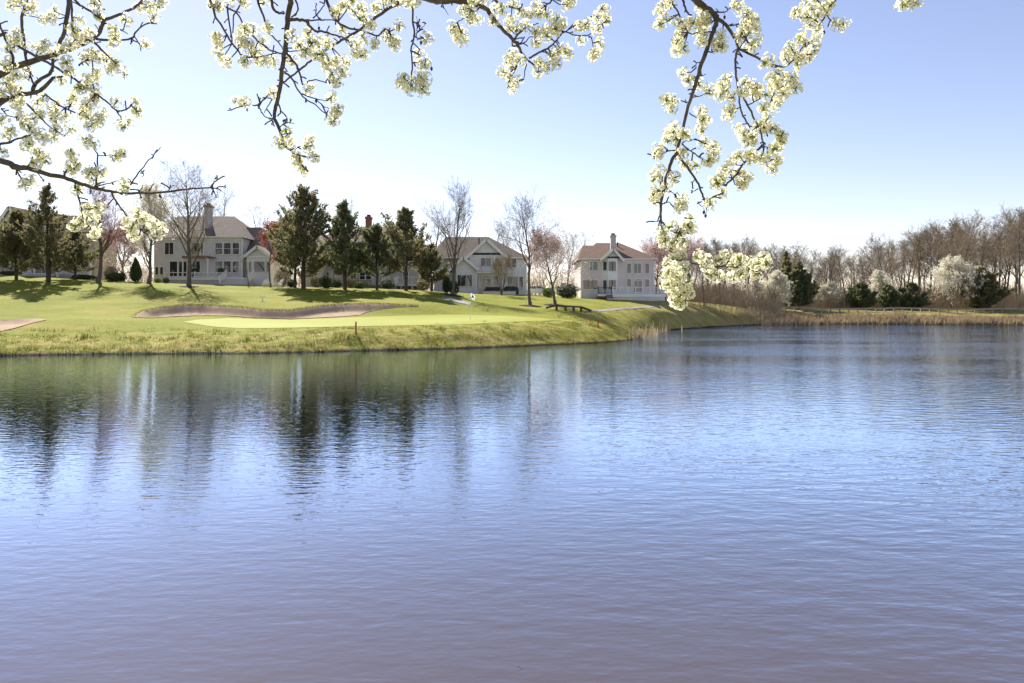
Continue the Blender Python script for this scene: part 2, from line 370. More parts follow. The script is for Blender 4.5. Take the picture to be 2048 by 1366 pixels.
# pond water
def water_material():
    """silty brown body under a bluish mirror whose share follows Fresnel"""
    m = bpy.data.materials.new('pond_water'); m.use_nodes = True
    nt = m.node_tree; N = nt.nodes; L = nt.links; N.remove(N['Principled BSDF'])
    tc = N.new('ShaderNodeTexCoord')
    sp = N.new('ShaderNodeSeparateXYZ'); L.new(tc.outputs['Object'], sp.inputs[0])
    def maprange(src, a, b, c, d):
        q = N.new('ShaderNodeMapRange'); q.interpolation_type = 'SMOOTHSTEP'
        for k_, v_ in zip(('From Min','From Max','To Min','To Max'), (a, b, c, d)): q.inputs[k_].default_value = v_
        L.new(src, q.inputs['Value']); return q.outputs[0]
    def math_(op, a, b):
        q = N.new('ShaderNodeMath'); q.operation = op
        for k_, v_ in enumerate((a, b)):
            if isinstance(v_, (int, float)): q.inputs[k_].default_value = v_
            else: L.new(v_, q.inputs[k_])
        return q.outputs[0]
    def nz(sc, st, det=3, rot=0):
        mp = N.new('ShaderNodeMapping'); mp.inputs['Scale'].default_value = st; mp.inputs['Rotation'].default_value = (0,0,rot)
        L.new(tc.outputs['Object'], mp.inputs[0])
        n = N.new('ShaderNodeTexNoise'); n.inputs['Scale'].default_value = sc; n.inputs['Detail'].default_value = det; n.inputs['Roughness'].default_value = .5
        L.new(mp.outputs[0], n.inputs['Vector']); return n.outputs[0]
    # sheltered and calm on the left, ruffled by the breeze on the right, with drifting calm patches
    breeze = maprange(math_('ADD', sp.outputs['X'], math_('MULTIPLY', sp.outputs['Y'], -.10)), -9, 11, .0065, .024)
    patch = maprange(nz(1.0, (.05, .16, 1), 4, .15), .36, .64, .55, 1.3)
    b1 = N.new('ShaderNodeBump'); b1.inputs['Strength'].default_value = 1
    L.new(math_('MULTIPLY', math_('MULTIPLY', breeze, patch), maprange(sp.outputs['Y'], 8, 110, .75, 2.6)), b1.inputs['Distance'])
    L.new(nz(1.0, (1.7, 4.2, 1), 3, .25), b1.inputs['Height'])
    b2 = N.new('ShaderNodeBump'); b2.inputs['Strength'].default_value = 1; b2.inputs['Distance'].default_value = .0045
    L.new(nz(1.0, (4.5, 10.0, 1), 2, -.2), b2.inputs['Height']); L.new(b1.outputs[0], b2.inputs['Normal'])
    body = N.new('ShaderNodeBsdfDiffuse'); mx = N.new('ShaderNodeMix'); mx.data_type = 'RGBA'
    mx.inputs['A'].default_value = (.078,.056,.044,1); mx.inputs['B'].default_value = (.058,.046,.016,1)      # shallows, deep water
    L.new(maprange(sp.outputs['Y'], 3, 12, 0, 1), mx.inputs['Factor']); L.new(mx.outputs['Result'], body.inputs['Color'])
    gl = N.new('ShaderNodeBsdfGlossy'); gl.inputs['Roughness'].default_value = .035; gl.inputs['Color'].default_value = (.70,.81,.97,1)
    fr = N.new('ShaderNodeFresnel'); fr.inputs['IOR'].default_value = 1.333
    for q in (gl, fr): L.new(b2.outputs[0], q.inputs['Normal'])
    mr = N.new('ShaderNodeMapRange')
    for k_, v_ in zip(('From Min','From Max','To Min','To Max'), (.02, .35, .06, 1.0)): mr.inputs[k_].default_value = v_
    L.new(fr.outputs[0], mr.inputs['Value'])
    ms = N.new('ShaderNodeMixShader'); L.new(mr.outputs[0], ms.inputs[0]); L.new(body.outputs[0], ms.inputs[1]); L.new(gl.outputs[0], ms.inputs[2])
    L.new(ms.outputs[0], N['Material Output'].inputs['Surface'])
    return m
mb = MB(); mb.face([(x_, y_, 0) for x_, y_ in [(-170,-3),(170,-3),(170,130),(-170,130)]])
tag(mb.build('pond_water', water_material()), kind='structure')
# ------------------------------------------------------------------ bunkers, green, path (sheets that follow the ground)
def strip(name, ol, rows, off, material):
    n = len(ol); V = []; Fc = []
    for i in range(n):
        p, q = Vector(ol[i][0]), Vector(ol[i][1])
        for r in range(rows + 1):
            g = p.lerp(q, r / rows); V.append((g.x, g.y))
    A = np.array(V); zz = ground_np(A[:, 0], A[:, 1]) + off
    V = [(a, b, c) for (a, b), c in zip(V, zz)]
    for i in range(n - 1):
        for r in range(rows):
            a = i * (rows + 1) + r; Fc.append((a, a + rows + 1, a + rows + 2, a + 1))
    me = bpy.data.meshes.new(name); me.from_pydata(V, [], Fc); me.materials.append(material)
    me.polygons.foreach_set('use_smooth', [True] * len(Fc))
    return link(name, me)
tag(strip('sand_bunker', long_bunker, 22, .035, M['sand']), kind='structure')
tag(strip('sand_bunker', left_bunker, 14, .035, M['sand']), kind='structure')
g_back = [(368,643.5),(400,639.5),(460,637),(513,638.5),(581,640),(660,637),(740,634),(800,632),(871,630),(943,630),(1022,632.5),(1080,636.5),(1124,640)]
g_front = [(368,644.5),(376,646),(427,654),(478,656.8),(560,656.5),(700,653.5),(800,651.5),(919,649.5),(1022,644.8),(1080,642.4),(1124,641)]
green_ol = outline(g_front, g_back, 110); green_poly = np.array([p for p, q in green_ol] + [q for p, q in green_ol][::-1])
tag(strip('putting_green', green_ol, 14, .02, M['green']), kind='structure')
tag(strip('cart_path', outline([(1175,625),(1200,623.5),(1240,620),(1300,615.5),(1345,613)], [(1175,622.5),(1200,619.5),(1240,615.5),(1300,612.2),(1345,611.8)], 30), 4, .025, M['path']), kind='structure')
tag(strip('cart_path', outline([(884,597),(905,603),(925,608),(942,611)], [(884,593),(905,596),(925,601),(942,607)], 14), 4, .025, M['path']), kind='structure')

# ------------------------------------------------------------------ grass, reeds: nobody could count them
def tufts(name, pts, hmin, hmax, blades, spread, material, seed, lean=.5):
    r = random.Random(seed); mb = MB()
    for (x, y, z, k) in pts:
        for b in range(blades):
            a = r.uniform(0, 6.283); h = r.uniform(hmin, hmax) * k; w = h * r.uniform(.06, .13)
            bx = x + r.gauss(0, spread); by = y + r.gauss(0, spread)
            lx = math.cos(a) * h * r.uniform(.1, lean); ly = math.sin(a) * h * r.uniform(.1, lean)
            c, s_ = math.cos(a + 1.57) * w, math.sin(a + 1.57) * w
            mb.v += [(bx - c, by - s_, z - .03), (bx + c, by + s_, z - .03), (bx + lx, by + ly, z + h)]
            n = len(mb.v); mb.f.append((n-3, n-2, n-1)); mb.m.append(0)
    return mb.build(name, material)
def scatter(n, x0, x1, y0, y1, keep, seed):
    r = np.random.RandomState(seed)
    x = r.uniform(x0, x1, n); y = r.uniform(y0, y1, n); s = pond_sd(x, y); k = keep(x, y, s, r)
    x, y, s = x[k], y[k], s[k]; z = ground_np(x, y)
    return x, y, z, s
x, y, z, s = scatter(60000, -46, 14, 36, 62, lambda x, y, s, r: (s > .15) & (s < 7.5) & (r.rand(len(s)) < np.clip(1.2 - s/7.5, .05, 1)) & (poly_sd(green_poly, x, y) > .8), 3)
clump = np.array([mnoise.noise((a*.9, b*.9, 0)) for a, b in zip(x, y)])
gg = [(a, b, c, 1 + max(-.5, e*1.6)) for a, b, c, e, ss in zip(x, y, z, clump, s) if not (e < -.05 and ss > 5)]
tag(tufts('rough_grass', gg, .05, .15, 4, .07, M['grass_a'], 5, .9), 'rough tussocky green and straw grass on the near bank', 'grass', kind='stuff')
x, y, z, s = scatter(24000, -48, 16, 35, 66, lambda x, y, s, r: (s > .02) & (s < 1.3) & (r.rand(len(s)) < np.where(x < -12, 1, .5)), 8)
tag(tufts('dry_bank_grass', [(a, b, c, 1) for a, b, c in zip(x, y, z)], .08, .28, 4, .08, M['grass_dry'], 6, .7), 'dry straw grass along the near shoreline', 'grass', kind='stuff')
x, y, z, s = scatter(52000, 40, 135, 98, 122, lambda x, y, s, r: (s > -.4) & (s < 4.4) & (x > 41 + 3*r.rand(len(s))), 9)
tag(tufts('dry_reeds', [(a, b, max(c, 0), .5 + .5*max(0, mnoise.noise((a*.3, b*.3, 3))) + .25) for a, b, c in zip(x, y, z)], .5, 1.35, 3, .1, M['reed'], 7, .35), 'dry tan reeds along the far right shore', 'reeds', kind='stuff')
x, y, z, s = scatter(9000, 8, 22, 56, 84, lambda x, y, s, r: (s > -1.6) & (s < .8) & (r.rand(len(s)) < .07), 10)
tag(tufts('dry_reeds', [(a, b, max(c, 0), 1) for a, b, c in zip(x, y, z)], .3, .95, 2, .1, M['reed'], 11, .3), 'thin dry reed stems standing in the water off the point', 'reeds', kind='stuff')
lipx, lipy = interp(b_back, 420)
lp = []
for a, b in zip(lipx, lipy):
    h_ = hit(a, b); lp.append((h_[0], h_[1] + .05, ground(h_[0], h_[1]), 1))
tag(tufts('bunker_lip_grass', lp, .12, .24, 7, .1, M['grass_a'], 12, .9), 'fringe of grass hanging over the rim of the long sand bunker', 'grass', kind='stuff')

# ------------------------------------------------------------------ trees
def perp(d, r):
    a = d.orthogonal().normalized(); b = d.cross(a); t = r.uniform(0, 6.283); return a * math.cos(t) + b * math.sin(t)
def bare_tree(seed, H, R, r0, n=(13,6,5,3), start=.22, up=.5, angle=(35,60), trunk_top=.92, blossom=None, bl_size=.09, bl_n=2, stems=1, twig_r=.009):
    """trunk and limbs in one mesh, the fine crown in another"""
    r = random.Random(seed); tr = MB(); cr = MB(); tips = []
    def grow(p, d, L, rad, lvl, upk):
        segs = (7, 4, 3, 2, 2)[lvl]; pts = [p.copy()]; rr = [rad]
        wob = (.07, .13, .18, .2, .22)[lvl]; q = p.copy(); dd = d.copy()
        for i in range(segs):
            dd = (dd + Vector((r.gauss(0, wob), r.gauss(0, wob), r.gauss(0, wob) + upk * .12))).normalized()
            q = q + dd * L / segs; pts.append(q.copy()); rr.append(max(twig_r * .7, rad * (1 - .82 * (i + 1) / segs)))
        (tr if lvl < 2 else cr).tube(pts, rr, (7, 5, 3, 3, 3)[lvl], 0, lvl < 2)
        if lvl >= 3: tips.append((pts[-1], dd)); tips.append((pts[1], dd))
        if lvl >= len(n): return
        m = n[lvl]
        for k in range(m):
            if lvl == 0:
                t = start + (1 - start) * ((k + r.random()) / m) ** .9
            else: t = .2 + .8 * (k + r.random()) / m
            f = t * segs; i = min(segs - 1, int(f)); pos = pts[i].lerp(pts[i+1], f - i)
            base = (pts[i+1] - pts[i]).normalized()
            ang = math.radians(r.uniform(*angle)) * (1 if lvl else (1.15 - .45 * t))
            nd = (base * math.cos(ang) + perp(base, r) * math.sin(ang)).normalized()
            if lvl == 0: LL = R * r.uniform(.8, 1.15) * (1.15 - .75 * max(0, (t - start) / (1 - start)) ** 1.3)
            else: LL = L * r.uniform(.38, .62)
            grow(pos, nd, LL, max(twig_r, rr[i] * (.48 if lvl == 0 else .55)), lvl + 1, up)
    for s_ in range(stems):
        d0 = Vector((r.gauss(0, .03), r.gauss(0, .03), 1)) if stems == 1 else Vector((math.cos(s_*6.283/stems)*.3, math.sin(s_*6.283/stems)*.3, 1))
        grow(Vector((0, 0, -.15)), d0.normalized(), H * trunk_top * (1 if s_ == 0 else r.uniform(.75, .95)), r0, 0, up if stems == 1 else .25)
    if stems == 1:   # root flare
        tr.tube([(0,0,-.2),(0,0,.12),(0,0,.5)], [r0*1.7, r0*1.25, r0*1.0], 8, 0, False)
    if blossom:
        for (p, d) in tips:
            for k in range(bl_n):
                c = p + Vector((r.gauss(0, .12), r.gauss(0, .12), r.gauss(0, .12))); s_ = bl_size * r.uniform(.6, 1.3)
                a = perp(Vector((r.gauss(0,1), r.gauss(0,1), r.gauss(0,1))).normalized(), r) * s_; b = a.orthogonal().normalized() * s_
                cr.face([c - a - b*.6, c + a*.3 - b, c + a + b*.5, c - a*.4 + b], 1)
    return tr, cr, tips
def make_tree(name, px, D, label, cat='tree', group=None, bark='bark', twig='twig', bl=None, **kw):
    g = gpt(px, D); o = empty(name, g, label, cat, group)
    tr, cr, tips = bare_tree(blossom=bl, **kw)
    tr.build('trunk', M[bark], o, True)
    cr.build('crown', [M[twig], M[bl]] if bl else M[twig], o)
    return o
def topH(px, py_top, D): g = gpt(px, D); return Zp(py_top, D) - g.z

def mulch_ring(px, D, r, label):
    g = gpt(px, D); mb = MB(); mb.lathe([(r, -.12), (r*.9, .04), (r*.5, .1), (.05, .13)], 18)
    vs_ = []
    for v in mb.v:
        k = 1 + .12 * mnoise.noise((v[0]*2 + px, v[1]*2, 0)); xx, yy = v[0]*k, v[1]*k*.8
        vs_.append((xx, yy, ground(g.x + xx, g.y + yy) - g.z + v[2]))
    mb.v = vs_
    o = mb.build('mulch_bed', M['mulch'], None, True); o.location = g; tag(o, label, 'mulch')

make_tree('bare_tree', 378, 75, 'large bare spreading tree with dark trunk in front of the grey-blue house', seed=11, H=topH(378,352,75), R=5.6, r0=.24, n=(19,7,6,3), start=.16, up=.7, angle=(32,56), twig='twig_brown')
mulch_ring(378, 74.8, 1.15, 'dark mulch mound round the large bare tree by the grey-blue house')
make_tree('bare_tree', 905, 75, 'tall upright bare tree left of the white gabled house', seed=23, H=topH(905,385,75), R=4.2, r0=.2, n=(18,7,5,3), start=.18, up=1.0, angle=(22,42))
mulch_ring(905, 74.6, 1.2, 'dark mulch patch under the tall bare tree left of the white gabled house')
make_tree('bare_tree', 1060, 70, 'bare open-crowned tree on the lawn right of the white gabled house', seed=31, H=topH(1060,405,70), R=4.4, r0=.17, n=(15,7,5,3), start=.3, up=.8, angle=(28,48))
mulch_ring(1060, 69.8, 1.3, 'dark mulch ring under the bare tree at mid lawn')
make_tree('blossoming_tree', 1110, 72, 'low spreading tree in pale pinkish blossom beside the wooden rail', seed=37, H=topH(1110,478,72), R=3.9, r0=.15, n=(17,7,5,3), start=.25, up=.35, angle=(40,65), twig='twig_brown', bl='pink_blossom', bl_size=.05, bl_n=2)
mulch_ring(1110, 71.8, 1.3, 'dark mulch ring under the pale pink blossoming tree')
make_tree('bare_tree', 197, 76, 'reddish bare tree with fine twigs between the porch house and the white-blossomed tree', seed=41, H=topH(197,380,76), R=3.6, r0=.23, n=(18,7,5,3), start=.2, up=.8, angle=(26,46), twig='twig_red', bl='bud_red', bl_size=.025, bl_n=1)
make_tree('blossoming_pear', 298, 77, 'upright pear tree in thin white blossom left of the grey-blue house', seed=43, H=topH(298,388,77), R=3.5, r0=.2, n=(20,7,5,3), start=.14, up=1.1, angle=(24,44), bl='far_blossom', bl_size=.048, bl_n=2)
make_tree('blossoming_tree', 243, 84, 'pale pink blossoming tree between the porch house and the conical evergreen', seed=45, H=topH(243,462,84), R=3.4, r0=.13, n=(16,7,5,3), start=.12, up=.45, angle=(36,62), twig='twig_brown', bl='pink_blossom', bl_size=.05, bl_n=2)
make_tree('red_maple', 541, 79.5, 'small red-budded maple at the right end of the grey-blue house', seed=47, H=topH(541,445,79.5), R=2.7, r0=.11, n=(14,6,5,2), start=.35, up=.6, angle=(30,50), twig='twig_red', bl='bud_red', bl_size=.06, bl_n=2)
make_tree('crape_myrtle', 1003, 84, 'small multi-stemmed bare crape myrtle before the white gabled house', seed=53, H=topH(1003,513,84), R=1.9, r0=.07, n=(7,6,5,2), start=.35, up=.7, angle=(22,40), stems=5, twig='twig_brown')
make_tree('thin_sapling', 497, 80, 'thin pale-stemmed bare sapling beside the white deck steps', seed=54, H=topH(497,500,80), R=.9, r0=.06, n=(9,5,3), start=.3, up=1, angle=(20,40), twig='twig_brown')
for k, (px, D, top, R_, sd_, lab) in enumerate([(1312,109,505,4.6,61,'pale pink cherry in blossom overlapping the right end of the pinkish house'), (1372,112,495,4.8,62,'pink blossoming cherry behind the hanging blossom branch'), (1330,118,492,4.0,63,'pink cherry tree farther back behind the pinkish house corner')]):
    make_tree('cherry_tree', px, D, lab, group='pink cherries beside the pinkish house', seed=sd_, H=topH(px, top, D), R=R_, r0=.17, n=(15,7,5,3), start=.25, up=.4, angle=(38,62), twig='twig_brown', bl='pink_blossom', bl_size=.075, bl_n=2)
for k, (px, D, top, tw, lab) in enumerate([(400,112,372,'twig','bare tree rising behind the grey-blue house roof left of its chimney'), (447,116,378,'twig','bare tree rising behind the grey-blue house just right of its chimney'),
        (522,112,418,'twig_red','bare reddish tree behind the low right wing of the grey-blue house'), (716,116,405,'twig','bare tree showing between the cedars left of the brick chimney'), (864,108,425,'twig_red','reddish bare tree behind the rightmost cedar'),
        (984,128,452,'twig','bare tree behind the white gabled house, left of a pair'), (1016,130,450,'twig','bare tree behind the white gabled house, right of a pair'), (1158,138,462,'twig','bare tree behind the left end of the pinkish house roof'),
        (1290,140,450,'twig','bare tree behind the pinkish house right of its chimney'), (1135,136,470,'twig','bare tree between the white gabled house and the pinkish house'), (60,112,405,'twig','bare tree behind the porch house at far left'), (250,116,400,'twig_red','bare tree behind the upright white-blossomed pear')]):
    make_tree('bare_tree', px, D, lab, group='bare trees behind the houses', seed=70 + k, H=topH(px, top, D), R=4.6, r0=.2, n=(11,6,4,3), start=.3, up=.75, angle=(30,52), twig=tw)

def conifer(seed, H, R, sparse_top=0., base=.1, dens=1.0, up=.45, leaf=(.26,.06)):
    r = random.Random(seed); tr = MB(); cr = MB()
    pts = [Vector((r.gauss(0,.02)*i, r.gauss(0,.02)*i, -.2 + (H*.97+.2)*i/8)) for i in range(9)]
    r0 = H * .020; tr.tube(pts, [r0*(1.15 - i/8*1.08) for i in range(9)], 8)
    nb = int(112 * dens * H / 10)
    prof = [r.uniform(.6, 1.3) for _ in range(24)]
    for i in range(nb):
        u = ((i + r.random()) / nb) ** 1.12; t = base + (1 - base) * u
        az = r.uniform(0, 6.283)
        L = R * min(1, .62 + u * 1.9) * (1 - u) ** .9 * 1.14 * prof[int(az / 6.284 * 6) + 6 * min(3, int(u * 4))] * r.uniform(.62, 1.15) + .12
        if u > .6 and sparse_top and r.random() < sparse_top: continue
        f = t * 8 * .97; k = min(7, int(f)); p = pts[k].lerp(pts[k+1], min(1, f - k))
        el = math.radians(r.uniform(2, 24) + 42 * u)
        d = Vector((math.cos(az)*math.cos(el), math.sin(az)*math.cos(el), math.sin(el)))
        segs = 5; bp = [p]; dd = d.copy()
        for j in range(segs):
            dd = (dd + Vector((r.gauss(0,.12), r.gauss(0,.12), up*.24 + r.gauss(0,.07)))).normalized(); bp.append(bp[-1] + dd * L / segs)
        tr.tube(bp, [max(.008, .03*L/R*(1.2 - j/segs)) for j in range(segs+1)], 3, 0, False)
        # side shoots carry the foliage sprays
        for sh in range(int(4 + 5 * L)):
            q = (.25 + .75 * r.random() ** .7) * segs; kk = min(segs-1, int(q)); c0 = bp[kk].lerp(bp[kk+1], q - kk)
            sd_ = (dd * .7 + Vector((r.gauss(0,.55), r.gauss(0,.55), r.gauss(.35,.35)))).normalized(); sl = (.25 + .35 * L / R) * r.uniform(.6, 1.3)
            for j in range(int(7.5 * min(1.4, dens) * r.uniform(.6, 1.35))):
                c = c0 + sd_ * sl * r.random() + Vector((r.gauss(0,.07), r.gauss(0,.07), r.gauss(0,.07)))
                ld = (sd_ * .9 + Vector((r.gauss(0,.5), r.gauss(0,.5), r.gauss(.15,.4)))).normalized()
                l = leaf[0] * r.uniform(.6, 1.35); w = ld.orthogonal().normalized(); w = (Matrix.Rotation(r.uniform(0, 6.283), 3, ld) @ w) * leaf[1] * r.uniform(.6, 1.4)
                n_ = len(cr.v); cr.v += [tuple(c - ld*l*.4), tuple(c + w), tuple(c + ld*l*.6), tuple(c - w)]
                cr.f.append((n_, n_+1, n_+2, n_+3)); cr.m.append(0)
    for j in range(90):     # the leading shoot
        c = pts[8].lerp(pts[7], r.random() * .8) + Vector((r.gauss(0,.06), r.gauss(0,.06), r.uniform(0,.3)))
        ld = Vector((r.gauss(0,.35), r.gauss(0,.35), 1)).normalized(); w = ld.orthogonal().normalized() * leaf[1]; l = leaf[0]
        n_ = len(cr.v); cr.v += [tuple(c - ld*l*.4), tuple(c + w), tuple(c + ld*l*.6), tuple(c - w)]; cr.f.append((n_, n_+1, n_+2, n_+3)); cr.m.append(0)
    return tr, cr
def make_conifer(name, px, D, top, wpx, label, mt='cedar', group=None, **kw):
    g = gpt(px, D); o = empty(name, g, label, 'tree', group)
    tr, cr = conifer(H=Zp(top, D) - g.z, R=wpx / 2 * D / F * 1.36, **kw)
    tr.build('trunk', M['bark_dark'], o, True); cr.build('crown', M[mt], o)
    return o
G = 'cedars along the top of the lawn'
make_conifer('cedar_tree', 33, 75, 418, 112, 'broad dense dark cedar at the far left edge', group=G, seed=1, base=.1, dens=1.8)
make_conifer('cedar_tree', 97, 74, 364, 112, 'tall cedar with thin open top in front of the porch steps', group=G, seed=2, base=.12, dens=1.15, sparse_top=.3)
make_conifer('cedar_tree', 150, 79, 455, 80, 'lower brownish cedar right of the porch steps', group=G, seed=9, base=.14, dens=1.3)
make_conifer('cedar_tree', 607, 74, 366, 142, 'tallest broad pointed cedar right of the grey-blue house', group=G, seed=3, base=.12, dens=1.4)
make_conifer('cedar_tree', 590, 76.5, 425, 90, 'lower leaning cedar stem close behind the tallest cedar', group=G, seed=4, base=.25, dens=.8)
make_conifer('cedar_tree', 690, 74.5, 397, 104, 'pointed green cedar second from the tallest one', 'cedar_green', group=G, seed=5, base=.16, dens=1.3)
make_conifer('cedar_tree', 754, 75, 447, 100, 'lower dark cedar in front of the brick chimney', 'cedar_green', group=G, seed=6, base=.2, dens=1.25)
make_conifer('cedar_tree', 812, 74.5, 413, 128, 'rounded full cedar in front of the white deck', group=G, seed=7, base=.22, dens=1.25)
make_conifer('cedar_tree', 862, 77, 490, 70, 'short brownish cedar at the right end of the cedar row', group=G, seed=8, base=.14, dens=1.5)

# woods on the right: a few shapes, copied tree by tree
GW = 'bare trees of the woods behind the guard rail'
protos = []
for k in range(7):
    tr, cr, _ = bare_tree(seed=200 + k, H=16, R=(4.6,5.4,4.0,5.0,3.6,4.4,5.6)[k], r0=.22, n=(13,7,5,3), start=(.3,.25,.4,.2,.35,.3,.22)[k], up=.8, angle=(26,50), twig_r=.017)
    protos.append((tr.mesh('trunk', M['bark'], True), cr.mesh('crown', M['twig_brown' if k % 2 else 'twig'])))
prof_x = [1385,1420,1460,1500,1540,1590,1640,1690,1722,1745,1790,1830,1880,1922,1960,2000,2042,2100]
prof_y = [478,482,474,468,486,487,500,494,500,472,464,454,440,428,452,444,415,430]
def wood_tree(px, D, top, k, label):
    g = gpt(px, D); o = empty('bare_tree', g, label, 'tree', GW, rng.uniform(0, 6.28))
    s_ = (Zp(top, D) - g.z) / 16.4; w = s_ * rng.uniform(.85, 1.1)
    for nme, me_ in zip(('trunk', 'crown'), protos[k]):
        c = link(nme, me_, o)
    o.scale = (w, w, s_)
    return o
LW = 'bare grey-brown tree in the woods behind the guard rail'
for i in range(84):
    px = 1376 + i * 8.8 + rng.uniform(-5, 5); D = rng.uniform(139, 190)
    top = np.interp(px, prof_x, prof_y) + abs(rng.gauss(3, 12))
    wood_tree(px, D, top, i % 7, LW)
wood_tree(1922, 141, 428, 3, 'broad-crowned bare tree standing highest above the big white blossoming bush')
wood_tree(2040, 137, 412, 4, 'tall pale-trunked bare tree at the right edge of the woods')
wood_tree(1590, 138, 486, 1, 'bare round-crowned tree right behind the dark evergreen at the wood edge')
wood_tree(1655, 140, 496, 6, 'low wide-branched bare tree in the gap of the tree line')
for px, D, lab in [(1408,114,'dark straight trunk at the left edge of the woods'), (1440,122,'second dark trunk at the left edge of the woods')]:
    wood_tree(px, D, 485, 2, lab)

# undergrowth thicket in front of and between the trunks
r = random.Random(77); mb = MB()
for i in range(15000):
    px = r.uniform(1370, 2130); D = r.uniform(134, 168) if px > 1560 else r.uniform(121, 160)
    x_ = X(px, D); z_ = 2.4 if px > 1540 else max(2.3, 3.4 - (px - 1370) * .0055)
    h = r.uniform(1.2, 5.6) * (.7 + .6 * abs(mnoise.noise((x_*.15, D*.15, 0)))); a = r.uniform(0, 6.283); l = r.uniform(.1, .5) * h
    p0 = Vector((x_, D, z_ - .2)); p2 = p0 + Vector((math.cos(a)*l, math.sin(a)*l, h)); p1 = p0.lerp(p2, .5) + Vector((r.gauss(0,.15), r.gauss(0,.15), .2))
    mb.tube([p0, p1, p2], [.034, .024, .012], 3, 0, False)
    for j in range(4):
        q = p0.lerp(p2, r.uniform(.3, 1)); e = q + Vector((r.gauss(0,.5), r.gauss(0,.5), r.uniform(.2,.9)))
        mb.tube([q, e], [.012, .007], 3, 0, False)
def thicket_stem(x_, D, z_, h):
    a = r.uniform(0, 6.283); l = r.uniform(.1, .5) * h
    p0 = Vector((x_, D, z_ - .2)); p2 = p0 + Vector((math.cos(a)*l, math.sin(a)*l, h)); p1 = p0.lerp(p2, .5) + Vector((r.gauss(0,.15), r.gauss(0,.15), .2))
    mb.tube([p0, p1, p2], [.024, .018, .009], 3, 0, False)
    for j in range(4):
        q = p0.lerp(p2, r.uniform(.3, 1)); e = q + Vector((r.gauss(0,.5), r.gauss(0,.5), r.uniform(.2,.9)))
        mb.tube([q, e], [.014, .008], 3, 0, False)
far = MB()
for i in range(5200):
    x_ = r.uniform(30, 230); D = r.uniform(196, 235); h = r.uniform(3, 11)
    far.tube([(x_, D, 2), (x_ + r.gauss(0,.4), D, 2 + h*.6), (x_ + r.gauss(0,.8), D, 2 + h)], [.08, .05, .02], 3, 0, False)
    for j in range(5):
        z_ = 2 + h * r.uniform(.2, .9); far.tube([(x_, D, z_), (x_ + r.gauss(0,1.2), D + r.gauss(0,.5), z_ + r.uniform(.6, 2.2))], [.035, .012], 3, 0, False)
tag(far.build('distant_woods', M['brush']), 'far brown mass of woods seen between the nearer bare trunks', 'woods', kind='stuff')
tag(mb.build('woodland_thicket', M['brush']), 'brown tangled undergrowth of the woods behind the guard rail', 'undergrowth', kind='stuff')

mb = MB(); XX = [r.uniform(-115, 48) for _ in range(5200)]; DD = [r.uniform(106, 138) for _ in XX]; ZZ = ground_np(np.array(XX), np.array(DD))
for x_, D, z_ in zip(XX, DD, ZZ): thicket_stem(x_, D, float(z_), r.uniform(1.8, 5.6))
tag(mb.build('brush_belt', M['brush']), 'brown brush growing far behind the houses', 'undergrowth', kind='stuff')

def leafy(seed, rx, rz, n, leaf=.09, lump=.3, point=0.):
    """a shrub body of leaf-sized faces over an uneven volume, on short stems"""
    r = random.Random(seed); mb = MB()
    off = r.uniform(0, 50)
    for i in range(n):
        d = Vector((r.gauss(0,1), r.gauss(0,1), r.gauss(0,1))).normalized()
        k = (1 + lump * mnoise.noise((d.x*1.8 + off, d.y*1.8, d.z*1.8))) * (r.random() ** .28)
        zz = .5 + .5 * d.z * k
        taper = 1 - point * max(0, zz)
        c = Vector((d.x * rx * k * taper, d.y * rx * k * taper, rz * max(.02, zz)))
        s_ = leaf * r.uniform(.6, 1.4); a = Vector((r.gauss(0,1), r.gauss(0,1), r.gauss(0,1))).normalized(); b = a.orthogonal().normalized()
        n_ = len(mb.v); mb.v += [tuple(c - a*s_), tuple(c + b*s_*.55), tuple(c + a*s_), tuple(c - b*s_*.55)]; mb.f.append((n_, n_+1, n_+2, n_+3)); mb.m.append(0)
    st = MB()
    for i in range(5):
        a = r.uniform(0, 6.283); st.tube([(0,0,-.1), (math.cos(a)*rx*.25, math.sin(a)*rx*.25, rz*.35), (math.cos(a)*rx*.45, math.sin(a)*rx*.45, rz*.7)], [.05*rx, .035*rx, .012*rx], 4)
    return mb, st
def shrub(name, px, D, wpx, hpx, mt, label, n=2600, leaf=.08, lump=.35, point=0., cat='shrub', group=None, seed=None):
    g = gpt(px, D); o = empty(name, g, label, cat, group)
    fo, st = leafy(seed or int(px*7), wpx/2*D/F, hpx*D/F, n, leaf, lump, point)
    st.build('stem', M['bark_dark'], o); fo.build('foliage', M[mt], o); return o
shrub('conical_evergreen', 272, 79, 30, 50, 'shrub', 'dark conical evergreen left of the grey-blue house', 3500, .08, .15, .75)
shrub('shrub', 233, 79, 34, 18, 'shrub', 'low dark green shrub left of the conical evergreen')
shrub('boxwood', 332, 80, 13, 12, 'shrub', 'small round clipped shrub under the white deck of the grey-blue house', 900, .05, .1)
shrub('shrub', 316, 80.5, 14, 10, 'shrub_light', 'small yellow-green shrub left of the round clipped shrub', 700, .05)
shrub('hedge', 168, 81, 46, 9, 'shrub', 'low dark hedge under the bay window of the porch house', 2000, .06)
shrub('hedge', 20, 81, 40, 8, 'shrub', 'low dark hedge under the porch at the far left', 1500, .06)
shrub('shrub', 651, 77, 26, 24, 'shrub', 'dense dark rounded shrub between the tallest cedar and the second one', 2600, .07)
shrub('shrub', 722, 78, 30, 13, 'shrub', 'low dark shrub by the stone wall behind the cedars', 1400, .07)
